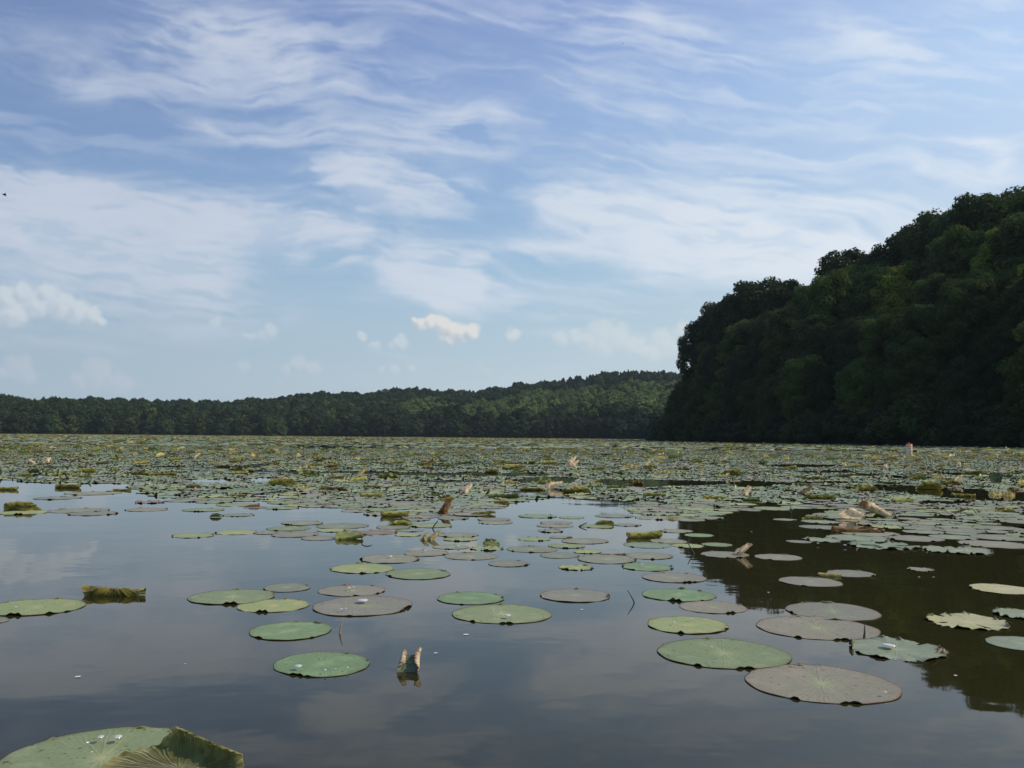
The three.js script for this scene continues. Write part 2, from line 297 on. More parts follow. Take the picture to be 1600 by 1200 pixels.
function makeTreeShape(seed, o) {                                // for a tree of height 1 x tall; real metres
  const R = rng(seed), H = o.height, lobes = [];
  for (let i = 0; i < o.lobes; i++) {
    const f = (i + 0.5) / o.lobes, y = lerp(o.base, 0.94, Math.pow(f, 0.9)), prof = o.profile(clamp((y - o.base) / (1 - o.base)));
    const a = i * 2.39996 + R() * 0.9, rad = o.radius * prof * (0.45 + 0.5 * Math.sqrt(R())), lr = o.lobe * (0.75 + 0.5 * R()) * (0.6 + 0.4 * prof);
    lobes.push([Math.cos(a) * rad, y * H - lr * 0.35, Math.sin(a) * rad, lr]);
  }
  lobes.push([0, 0.93 * H - o.lobe * 0.4, 0, o.lobe * 0.75]);
  const crown = leafCloud(R, lobes, o.density, o.leaf, o.hang ?? 0);
  const lean = V((R() - 0.5) * 0.8, 0, (R() - 0.5) * 0.8), parts = [limbTube([V(0, -0.6, 0), V(lean.x * 0.2, H * 0.25, lean.z * 0.3), V(lean.x, H * 0.55, lean.z * 0.7), V(lean.x * 0.5, H * 0.88, lean.z)], H * 0.021, H * 0.004, 8)];
  for (const [x, y, z, r] of lobes) if (r > o.lobe * 0.85) { const y0 = Math.max(H * 0.16, y - Math.hypot(x, z) * 0.9), k = y0 / H; parts.push(limbTube([V(lean.x * k, y0, lean.z * k), V(x * 0.4, lerp(y0, y, 0.5), z * 0.4), V(x * 0.95, y, z * 0.95)], H * 0.007, H * 0.0016, 5)); }
  return { crown, trunk: mergeGeometries(parts), height: H };
}
const round = (t) => Math.pow(Math.sin(Math.PI * clamp(0.12 + t * 0.86)), 0.55), dome = (t) => Math.sqrt(clamp(1.02 - t * t)), tallOval = (t) => 0.35 + 0.65 * Math.pow(Math.sin(Math.PI * clamp(0.1 + t * 0.85)), 0.8);
const shapes = [
  makeTreeShape(11, { height: 17, base: 0.16, lobes: 34, radius: 5.4, lobe: 1.85, density: 290, leaf: 0.34, profile: round }),
  makeTreeShape(12, { height: 17, base: 0.10, lobes: 36, radius: 5.1, lobe: 1.75, density: 290, leaf: 0.32, profile: dome }),
  makeTreeShape(13, { height: 17, base: 0.22, lobes: 32, radius: 6.0, lobe: 1.95, density: 270, leaf: 0.36, profile: round }),
  makeTreeShape(14, { height: 17, base: 0.08, lobes: 40, radius: 4.6, lobe: 1.6, density: 300, leaf: 0.32, profile: tallOval }),
  makeTreeShape(15, { height: 17, base: 0.12, lobes: 36, radius: 4.8, lobe: 1.7, density: 290, leaf: 0.34, profile: dome }),
];
const airy = makeTreeShape(16, { height: 17, base: 0.18, lobes: 40, radius: 5.4, lobe: 1.3, density: 240, leaf: 0.34, profile: round });
const bareTree = makeTreeShape(17, { height: 17, base: 0.25, lobes: 30, radius: 4.6, lobe: 1.5, density: 26, leaf: 0.35, profile: round });
const shrubShape = makeTreeShape(18, { height: 6, base: 0.02, lobes: 16, radius: 2.8, lobe: 1.3, density: 170, leaf: 0.42, profile: dome, hang: 0.5 });
const leafMat = (r, g, b) => new THREE.MeshPhysicalMaterial({ color: new THREE.Color().setRGB(r, g, b), vertexColors: true, roughness: 1, transmission: 0.38, thickness: 0, specularIntensity: 0.3, side: THREE.DoubleSide });
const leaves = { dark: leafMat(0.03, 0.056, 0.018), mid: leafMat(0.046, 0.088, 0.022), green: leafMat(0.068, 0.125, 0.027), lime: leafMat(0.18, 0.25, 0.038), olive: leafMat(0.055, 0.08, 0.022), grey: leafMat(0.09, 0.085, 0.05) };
const bark = new THREE.MeshStandardMaterial({ color: new THREE.Color().setRGB(0.06, 0.05, 0.038), roughness: 0.95 });
function tree(shape, tone, x, d, height, width, turn, label, group, name = 'broadleaf_tree', category = 'tree') {
  const t = thing(name, label, category, group), ground = pointLand(x, d);
  mesh('crown', shape.crown, leaves[tone], t); mesh('trunk', shape.trunk, bark, t);
  t.position.set(x, ground - 0.1, -d); t.rotation.y = turn; t.scale.set(width, height / shape.height, width);
  return t;
}
const ordinal = ['', 'first', 'second', 'third', 'fourth', 'fifth', 'sixth', 'seventh', 'eighth', 'ninth', 'tenth', 'eleventh', 'twelfth', 'thirteenth', 'fourteenth', 'fifteenth', 'sixteenth', 'seventeenth', 'eighteenth', 'nineteenth', 'twentieth', 'twenty-first', 'twenty-second', 'twenty-third', 'twenty-fourth', 'twenty-fifth', 'twenty-sixth', 'twenty-seventh', 'twenty-eighth', 'twenty-ninth', 'thirtieth'];
const nth = (n) => n <= 30 ? ordinal[n] : n % 10 ? ['', '', '', 'thirty', 'forty', 'fifty', 'sixty', 'seventy', 'eighty', 'ninety'][Math.floor(n / 10)] + '-' + ordinal[n % 10] : ['', '', '', '', 'fortieth', 'fiftieth', 'sixtieth', 'seventieth', 'eightieth', 'ninetieth'][n / 10];
// the outline of the wooded point against the sky, by photo x
const outline = [[1000, 660], [1030, 640], [1056, 622], [1066, 575], [1074, 505], [1100, 484], [1130, 462], [1160, 445], [1200, 431], [1250, 431], [1268, 438], [1285, 405], [1330, 379], [1395, 381], [1425, 342], [1480, 318], [1550, 293], [1620, 300], [1800, 270]];
const placed = [], open = [];                                    // open: crowns that nothing in front may hide (photo x, y of the top, distance)
// the trees that make that outline: photo x, y of the top, metres inland, shape, leaf tone, width, label
const skyline = [
  [1094, 492, 6, airy, 'dark', 0.72, 'dark lacy tree at the tip of the wooded point, sky showing through it'],
  [1124, 466, 11, shapes[0], 'dark', 0.85, 'tall dark tree second from the tip of the point on the skyline'],
  [1150, 450, 14, airy, 'dark', 1.0, 'dark tree with a ragged crown stepping up from the tip of the point'],
  [1184, 432, 16, shapes[2], 'dark', 1.0, 'broad dark crown on the lower flat step of the hill skyline'],
  [1228, 430, 18, shapes[1], 'dark', 1.05, 'dark crown ending the lower flat step before the small dip'],
  [1262, 438, 16, shapes[4], 'green', 0.75, 'small brighter tree filling the dip in the skyline of the point'],
  [1300, 420, 16, shapes[3], 'green', 0.8, 'lighter green tree just below the isolated round skyline crown'],
  [1328, 379, 30, airy, 'dark', 1.1, 'isolated round dark crown standing out above the middle of the skyline'],
  [1372, 386, 32, shapes[1], 'dark', 0.95, 'dark tree between the isolated round crown and the high ridge'],
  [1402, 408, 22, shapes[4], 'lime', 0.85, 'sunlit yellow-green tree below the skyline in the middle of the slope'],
  [1398, 376, 34, shapes[0], 'dark', 0.8, 'narrow dark tree on the skyline behind the sunlit yellow-green tree'],
  [1436, 342, 38, airy, 'dark', 1.0, 'dark tree with sky gaps where the high ridge begins'],
  [1470, 322, 40, shapes[2], 'mid', 1.0, 'dark rounded crown on the high ridge left of the top'],
  [1508, 318, 40, shapes[0], 'mid', 1.0, 'dull green crown on the high ridge just below its top'],
  [1550, 292, 42, shapes[2], 'mid', 1.15, 'tallest tree at the very top of the high ridge'],
  [1594, 300, 42, shapes[1], 'green', 1.1, 'green tree right of the ridge top, cut by the photo edge'],
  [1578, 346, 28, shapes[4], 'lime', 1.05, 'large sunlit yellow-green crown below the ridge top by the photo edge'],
  [1510, 350, 30, shapes[3], 'green', 0.95, 'soft green crown on the upper slope under the ridge top'],
  [1474, 388, 26, bareTree, 'grey', 0.9, 'thin greyish half-bare tree on the upper slope'],
  [1655, 285, 42, shapes[0], 'mid', 1.1, 'tree on the high ridge beyond the photo edge'],
];
function spotAt(px, s) {                                         // the place at that photo x which lies s metres inland (nearest the camera)
  const k = (px - 800) / FOCAL;
  for (let d = 60; d < 380; d += 0.5) { const x = (px - 800 + 0.0) / FOCAL * d; if (inland(x, d) >= s) return [x, d]; }
  return [k * 200, 200];
}
for (const [px, py, s, shape, tone, w, label] of skyline) {
  const [x, d] = spotAt(px, s), top = (horizonY(px) - py) * d / FOCAL + EYE, h = Math.max(6, top - pointLand(x, d));
  tree(shape, tone, x, d, h, w * clamp(h / 17, 0.75, 1.4), (px * 1.7) % TAU, label);
  placed.push([x, d, 3.2]);
  if (py > table(outline, px) + 12) open.push([px, py, d]);
}
// the wooded slope below the outline, row by row from the water up
{
  const R = rng(501);
  const rows = [[1.5, 'at the water edge', 5.0, 26], [9, 'in the second rank above the water', 6.4, 24], [17, 'on the middle slope', 6.8, 22], [27, 'on the upper slope', 7.2, 20], [38, 'just under the ridge', 7.5, 18]];
  for (const [s, where, step, most] of rows) {
    let n = 0, along = 0;
    for (let i = 1; i < shore.length - 1; i++) {
      const [x0, d0] = shore[i - 1], [x1, d1] = shore[i], L = Math.hypot(x1 - x0, d1 - d0);
      for (; along < L; along += step * (0.75 + 0.5 * R())) {
        const t = along / L, nx = -(d1 - d0) / L, nd = (x1 - x0) / L, ss = s + (R() - 0.5) * 4.5, x = lerp(x0, x1, t) + nx * ss, d = lerp(d0, d1, t) + nd * ss;
        const inl = inland(x, d);
        if (inl < 0.4) continue;
        const [px] = pixelOf(x, 2, -d);
        if (px > 1690 || (d < 250 && px < 1062 + 4.6 * FOCAL / d) || placed.some(([a, b, r]) => Math.hypot(a - x, b - d) < r * 0.8)) continue;
        let room = (horizonY(px) - table(outline, px) - 8 - 16 * R()) * d / FOCAL + EYE - pointLand(x, d);
        if (open.some(([a, , dd]) => Math.abs(px - a) < 52 && d < dd)) { const o = open.find(([a, , dd]) => Math.abs(px - a) < 52 && d < dd); room = Math.min(room, (horizonY(px) - o[1] - 62 - 25 * R()) * d / FOCAL + EYE - pointLand(x, d)); }
        const h = Math.min(room, (s < 3 ? 9 : 13) + R() * 7 + (d > 230 ? -3 : 0));
        if (h < 4) continue;
        n++;
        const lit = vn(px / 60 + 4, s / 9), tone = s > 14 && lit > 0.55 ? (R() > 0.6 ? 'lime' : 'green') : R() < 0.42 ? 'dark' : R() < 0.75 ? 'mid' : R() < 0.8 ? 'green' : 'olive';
        const words = { dark: 'dark green', mid: 'dull green', green: 'fresh green', lime: 'yellow-green', olive: 'olive brown' }[tone];
        const size = h < 9 ? 'low' : h < 14 ? 'middling' : 'tall';
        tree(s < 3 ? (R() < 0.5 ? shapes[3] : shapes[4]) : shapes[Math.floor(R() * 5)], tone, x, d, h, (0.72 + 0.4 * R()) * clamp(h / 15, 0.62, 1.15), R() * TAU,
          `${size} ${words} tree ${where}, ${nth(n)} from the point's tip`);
        placed.push([x, d, 2.8]);
      }
      along -= L;
    }
  }
  // bushes that hang over the water along the whole foot of the point
  let n = 0;
  for (let i = 1; i < shore.length - 2; i++) {
    const [x0, d0] = shore[i - 1], [x1, d1] = shore[i], L = Math.hypot(x1 - x0, d1 - d0), nx = -(d1 - d0) / L, nd = (x1 - x0) / L;
    for (let a = 1; a < L; a += 4.2) {
      const x = lerp(x0, x1, a / L) + nx * 0.8, d = lerp(d0, d1, a / L) + nd * 0.8, [px] = pixelOf(x, 0, -d);
      if (px > 1660) continue;
      n++;
      const tone = R() < 0.6 ? 'dark' : R() < 0.7 ? 'mid' : 'olive', h = 3 + 3.5 * R();
      tree(shrubShape, tone, x, d, h, 0.8 + 0.5 * R(), R() * TAU, `${tone === 'dark' ? 'dark' : tone === 'mid' ? 'dull green' : 'olive'} bush hanging over the water, ${nth(n)} from the wooded point's tip`, 'bushes along the foot of the wooded point', 'shore_bush', 'bush');
    }
  }
}
// the far woods: thousands of trees that read as one mass
{
  const R = rng(909);
  const low = [0, 1, 2].map((k) => makeTreeShape(60 + k, { height: 15, base: 0.05, lobes: 15, radius: 4.0 + k * 0.4, lobe: 2.3, density: 26, leaf: 1.15, profile: [round, dome, tallOval][k] }));
  const Rc = rng(70), coneLobes = []; for (let i = 0; i < 26; i++) { const f = i / 26, a = i * 2.4; coneLobes.push([Math.cos(a) * 2.2 * (1 - f), 2 + f * 15, Math.sin(a) * 2.2 * (1 - f), 1.7 * (1 - f) + 0.6]); }
  const conifer = leafCloud(Rc, coneLobes, 60, 0.8, 0.6);
  const far = { shoreline_wood: [[], []], slope_wood: [[], []], sunlit_wood: [[], []], ridge_wood: [[], []], conifer_wood: [[], []] };
  for (let i = 0; i < 14000; i++) {
    const az = lerp(-0.86, 0.3, R()), px = pxOfAz(az), s = table(farShore, px), r = table(ridgeAt, px), d = s + (r + 30 - s) * Math.pow(R(), 0.85);
    const t = (d - s) / (r - s), [x, z] = polar(az, d), y = farLand(px, d);
    if (inland(x, -z) > -6 && d < 400) continue;
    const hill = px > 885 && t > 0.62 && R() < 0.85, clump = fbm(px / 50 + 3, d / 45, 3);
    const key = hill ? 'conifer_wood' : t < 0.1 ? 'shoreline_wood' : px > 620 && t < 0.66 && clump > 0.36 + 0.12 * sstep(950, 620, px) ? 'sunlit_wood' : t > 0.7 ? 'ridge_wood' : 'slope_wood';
    const h = (hill ? 0.6 + 0.3 * R() : 0.4 + 0.45 * R() + 0.3 * vn(px / 18, d / 30) + 0.35 * vn(px / 55 + 7, d / 60)) * (t < 0.06 ? 0.75 : 1), w = 0.5 + 0.55 * R();
    far[key][0].push(new THREE.Matrix4().compose(V(x, y - 0.4, z), new THREE.Quaternion().setFromAxisAngle(V(0, 1, 0), R() * TAU), V(w, h, w)));
    const v = 0.6 + 0.8 * R();
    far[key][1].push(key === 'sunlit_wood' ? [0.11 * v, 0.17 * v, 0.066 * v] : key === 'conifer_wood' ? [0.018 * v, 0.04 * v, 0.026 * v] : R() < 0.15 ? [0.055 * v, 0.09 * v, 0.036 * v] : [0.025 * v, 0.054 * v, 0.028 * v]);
  }
  const m = leafMat(1, 1, 1); m.transmission = 0.25;
  const names = { shoreline_wood: 'dark trees lining the far shore of the lake', slope_wood: 'dark green wood on the low hills across the lake', sunlit_wood: 'lighter green sunlit wood on the lower slope across the lake', ridge_wood: 'trees along the top of the far low ridge', conifer_wood: 'dark pointed conifers on the highest far hill' };
  for (const [key, [ms, cs]] of Object.entries(far)) {
    const kinds = key === 'conifer_wood' ? [conifer] : low.map((l) => l.crown);
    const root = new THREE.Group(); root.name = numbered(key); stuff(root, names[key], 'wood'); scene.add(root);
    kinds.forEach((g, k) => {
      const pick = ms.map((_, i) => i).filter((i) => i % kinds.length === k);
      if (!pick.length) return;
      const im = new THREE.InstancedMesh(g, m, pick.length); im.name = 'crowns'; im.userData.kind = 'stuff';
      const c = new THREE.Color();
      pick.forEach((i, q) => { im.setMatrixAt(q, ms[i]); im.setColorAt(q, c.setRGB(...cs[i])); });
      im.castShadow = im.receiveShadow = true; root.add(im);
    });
  }
}

// ---------------------------------------------------------------- lotus leaves: surfaces
function veinField(x, y, r, seed) {                              // 1 on a vein, falling to 0 between
  const N = 20, a = Math.atan2(y, x) + 0.05 * (vn(r * 5 + seed, 3) - 0.5), k = a / TAU * N, f = Math.abs(k - Math.round(k));
  let w = Math.max(0, 1 - f * r * 15);
  if (r > 0.42) { const k2 = a / TAU * N * 2 + 0.5, f2 = Math.abs(k2 - Math.round(k2)) / 2; w = Math.max(w, 0.6 * sstep(0.42, 0.55, r) * Math.max(0, 1 - f2 * r * 17)); }
  return w;
}
function padTexture(seed, c) {
  return colorTexture(512, (u, v) => {
    const x = u * 2 - 1, y = v * 2 - 1, r = Math.hypot(x, y), vein = veinField(x, y, r, seed);
    let q = mix3(c.base, c.other, clamp(1.6 * (fbm(u * 3.2 + seed, v * 3.2, 5) - 0.28)));
    q = mix3(q, c.patch, 0.8 * sstep(0.56, 0.72, fbm(u * 5 + seed * 3, v * 5 + 8, 5)));
    q = mix3(q, c.vein, vein * c.veins * 0.6 * sstep(0.02, 0.12, r));
    q = mix3(q, c.heart, 0.75 * Math.exp(-r * r * 26) + 0.4 * Math.exp(-Math.pow(x / 0.05, 2)) * sstep(1, 0.2, r));
    q = mix3(q, c.edge, 0.55 * sstep(0.86, 1.0, r + 0.16 * (fbm(u * 14, v * 14 + seed, 4) - 0.5)));
    const spot = fbm(u * 34 + seed, v * 34, 3);
    if (spot > 0.76) q = mix3(q, [0.06, 0.045, 0.02], clamp((spot - 0.76) * 9));
    const g = 0.86 + 0.28 * fbm(u * 60, v * 60 + seed, 3);
    return [q[0] * g, q[1] * g, q[2] * g];
  });
}
const veinBump = heightTexture(512, (u, v) => { const x = u * 2 - 1, y = v * 2 - 1, r = Math.hypot(x, y); return 0.55 * veinField(x, y, r, 1) + 0.45 * fbm(u * 22, v * 22, 4); });
const padKinds = {
  green: { base: [0.155, 0.21, 0.1], other: [0.18, 0.23, 0.108], patch: [0.21, 0.265, 0.14], vein: [0.17, 0.25, 0.13], heart: [0.27, 0.32, 0.16], edge: [0.11, 0.135, 0.06], veins: 0.4 },
  vivid: { base: [0.13, 0.21, 0.098], other: [0.155, 0.235, 0.108], patch: [0.18, 0.28, 0.13], vein: [0.17, 0.28, 0.13], heart: [0.22, 0.31, 0.15], edge: [0.1, 0.15, 0.06], veins: 0.45 },
  lime: { base: [0.2, 0.27, 0.105], other: [0.25, 0.3, 0.125], patch: [0.3, 0.3, 0.14], vein: [0.29, 0.34, 0.15], heart: [0.33, 0.34, 0.16], edge: [0.16, 0.16, 0.05], veins: 0.45 },
  grey: { base: [0.165, 0.19, 0.13], other: [0.19, 0.207, 0.145], patch: [0.21, 0.225, 0.17], vein: [0.2, 0.23, 0.17], heart: [0.25, 0.29, 0.18], edge: [0.13, 0.13, 0.085], veins: 0.3 },
  mauve: { base: [0.168, 0.177, 0.138], other: [0.188, 0.192, 0.15], patch: [0.218, 0.21, 0.17], vein: [0.215, 0.2, 0.165], heart: [0.22, 0.27, 0.15], edge: [0.17, 0.12, 0.095], veins: 0.3 },
  red: { base: [0.2, 0.12, 0.1], other: [0.22, 0.155, 0.125], patch: [0.2, 0.18, 0.12], vein: [0.24, 0.17, 0.13], heart: [0.24, 0.24, 0.14], edge: [0.14, 0.07, 0.05], veins: 0.3 },
  teal: { base: [0.15, 0.205, 0.14], other: [0.175, 0.222, 0.152], patch: [0.2, 0.25, 0.18], vein: [0.21, 0.28, 0.2], heart: [0.25, 0.3, 0.2], edge: [0.12, 0.15, 0.1], veins: 0.5 },
  straw: { base: [0.33, 0.34, 0.18], other: [0.37, 0.37, 0.22], patch: [0.4, 0.38, 0.24], vein: [0.42, 0.42, 0.26], heart: [0.45, 0.42, 0.26], edge: [0.26, 0.24, 0.12], veins: 0.45 },
};
const padMat = {}, tints = [[1, 1, 1], [0.9, 0.94, 0.92], [1.08, 1.05, 1.0]];
Object.entries(padKinds).forEach(([k, c], i) => { const t = padTexture(i * 7 + 3, c); padMat[k] = tints.map((q) => new THREE.MeshPhysicalMaterial({ color: new THREE.Color().setRGB(...q), map: t, bumpMap: veinBump, bumpScale: 0.0014, roughness: 0.52, specularIntensity: 0.8, side: THREE.DoubleSide })); });
const rimMat = new THREE.MeshStandardMaterial({ color: new THREE.Color().setRGB(0.085, 0.075, 0.036), roughness: 0.8, side: THREE.DoubleSide });

// a floating leaf of radius 1: two shallow notches opposite each other, small folds of the edge that stand up, waves
function padShape(seed, { n = 72, folds = 9, wave = 0.012, ragged = 0.0, fold = 0.09, dish = 0.006 } = {}) {
  const R = rng(seed), rings = [0, 0.12, 0.3, 0.5, 0.68, 0.82, 0.91, 0.955, 0.985], spots = [];
  for (let i = 0; i < folds; i++) spots.push([R() * TAU, 0.025 + 0.05 * R(), fold * (0.35 + 0.9 * R())]);
  spots.push([Math.PI / 2 - 0.07, 0.06, fold * 1.1], [Math.PI / 2 + 0.07, 0.06, fold * 1.0], [-Math.PI / 2 + 0.06, 0.07, fold * 0.9]);
  const ph = [R() * 9, R() * 9, R() * 9], k1 = 3 + Math.floor(R() * 3), k2 = 8 + Math.floor(R() * 5), ox = R() * 50, oval = 0.93 + 0.07 * R();
  const at = (r, a) => {
    let rad = 1 + 0.02 * Math.sin(2 * a + ph[0]) + 0.014 * Math.sin(k1 * a + ph[1]) + 0.008 * Math.sin(k2 * a + ph[2]);
    const notch = Math.exp(-Math.pow(Math.atan2(Math.sin(a - Math.PI / 2), Math.cos(a - Math.PI / 2)) / 0.05, 2)) + 0.6 * Math.exp(-Math.pow(Math.atan2(Math.sin(a + Math.PI / 2), Math.cos(a + Math.PI / 2)) / 0.05, 2));
    rad -= 0.05 * notch * sstep(0.8, 1, r);
    if (ragged) rad -= ragged * sstep(0.7, 1, r) * Math.pow(vn(Math.cos(a) * 9 + ox, Math.sin(a) * 9 + 20), 1.5);
    let y = dish * (r * r - 0.3) + wave * r * r * r * (Math.sin(k1 * a + ph[2]) + 0.7 * Math.sin(k2 * a + ph[0])) + wave * 0.6 * (vn(r * Math.cos(a) * 4 + ox, r * Math.sin(a) * 4 + 9) - 0.5);
    if (ragged) y += ragged * 0.45 * sstep(0.6, 1, r) * (vn(Math.cos(a) * 11 + ox, Math.sin(a) * 11 + 70) - 0.25);
    let pull = 0;
    for (const [sa, sw, sh] of spots) { const q = Math.atan2(Math.sin(a - sa), Math.cos(a - sa)) / sw; if (Math.abs(q) < 2.4) { const k = Math.exp(-q * q * 1.3) * sstep(1 - sh * 1.6, 1, r); y += sh * k; pull += sh * 0.7 * k; } }
    const rr = r * rad - pull;
    return [Math.cos(a) * rr, y, Math.sin(a) * rr * oval];
  };
  const pos = [], uv = [], idx = [];
  rings.forEach((r, j) => { for (let i = 0; i < n; i++) { const a = i / n * TAU, p = at(r, a); pos.push(...p); uv.push(0.5 + 0.49 * r * Math.cos(a), 0.5 + 0.49 * r * Math.sin(a)); if (j) { const b = (i + 1) % n, A = (j - 1) * n + i, B = (j - 1) * n + b, C = j * n + i, D = j * n + b; if (j > 1) idx.push(A, B, C, B, D, C); else idx.push(A, D, C); } } });
  const blade = geom(pos, idx, uv);
  const rp = [], ri = [], prof = (a) => { const p = at(0.985, a), q = at(1, a), l = Math.hypot(q[0], q[2]); return [[p[0], p[1] + 0.001, p[2]], [q[0], q[1] + 0.002, q[2]], [q[0] * (1 - 0.006 / l), q[1] - 0.012, q[2] * (1 - 0.006 / l)], [p[0] * 0.97, p[1] - 0.011, p[2] * 0.97]]; };
  for (let i = 0; i < n; i++) { for (const p of prof(i / n * TAU)) rp.push(...p); for (let k = 0; k < 3; k++) { const a = i * 4 + k, b = ((i + 1) % n) * 4 + k; ri.push(a, b, a + 1, b, b + 1, a + 1); } }
  return { blade, rim: geom(rp, ri) };
}
const padShapes = [], ragShapes = [];
for (let i = 0; i < 10; i++) padShapes.push(padShape(100 + i, { folds: 2 + (i * 3) % 6, wave: 0.003 + 0.002 * (i % 3), fold: 0.04 + 0.012 * (i % 3) }));
for (let i = 0; i < 5; i++) ragShapes.push(padShape(200 + i, { n: 120, folds: 10, wave: 0.02, ragged: 0.09 + 0.03 * (i % 3), fold: 0.06 }));
const bigShape = padShape(300, { n: 128, folds: 3, wave: 0.003, fold: 0.035 });
let lift = 0;
const pads = [];                                                 // [x, d, r] of every leaf lying on the water
function lotusPad(x, d, r, kind, shape, turn, label, group, tilt = 0) {
  const t = thing('lotus_pad', label, 'lotus pad', group);
  mesh('blade', shape.blade, padMat[kind][lift % 3], t); mesh('rim', shape.rim, rimMat, t);
  t.position.set(x, 0.0006 + ((lift++ * 7) % 11) * 0.0002 + Math.abs(tilt) * r * 0.25, -d); t.rotation.set(tilt, turn, 0); t.scale.setScalar(r);
  pads.push([x, d, r]);
  return t;
}
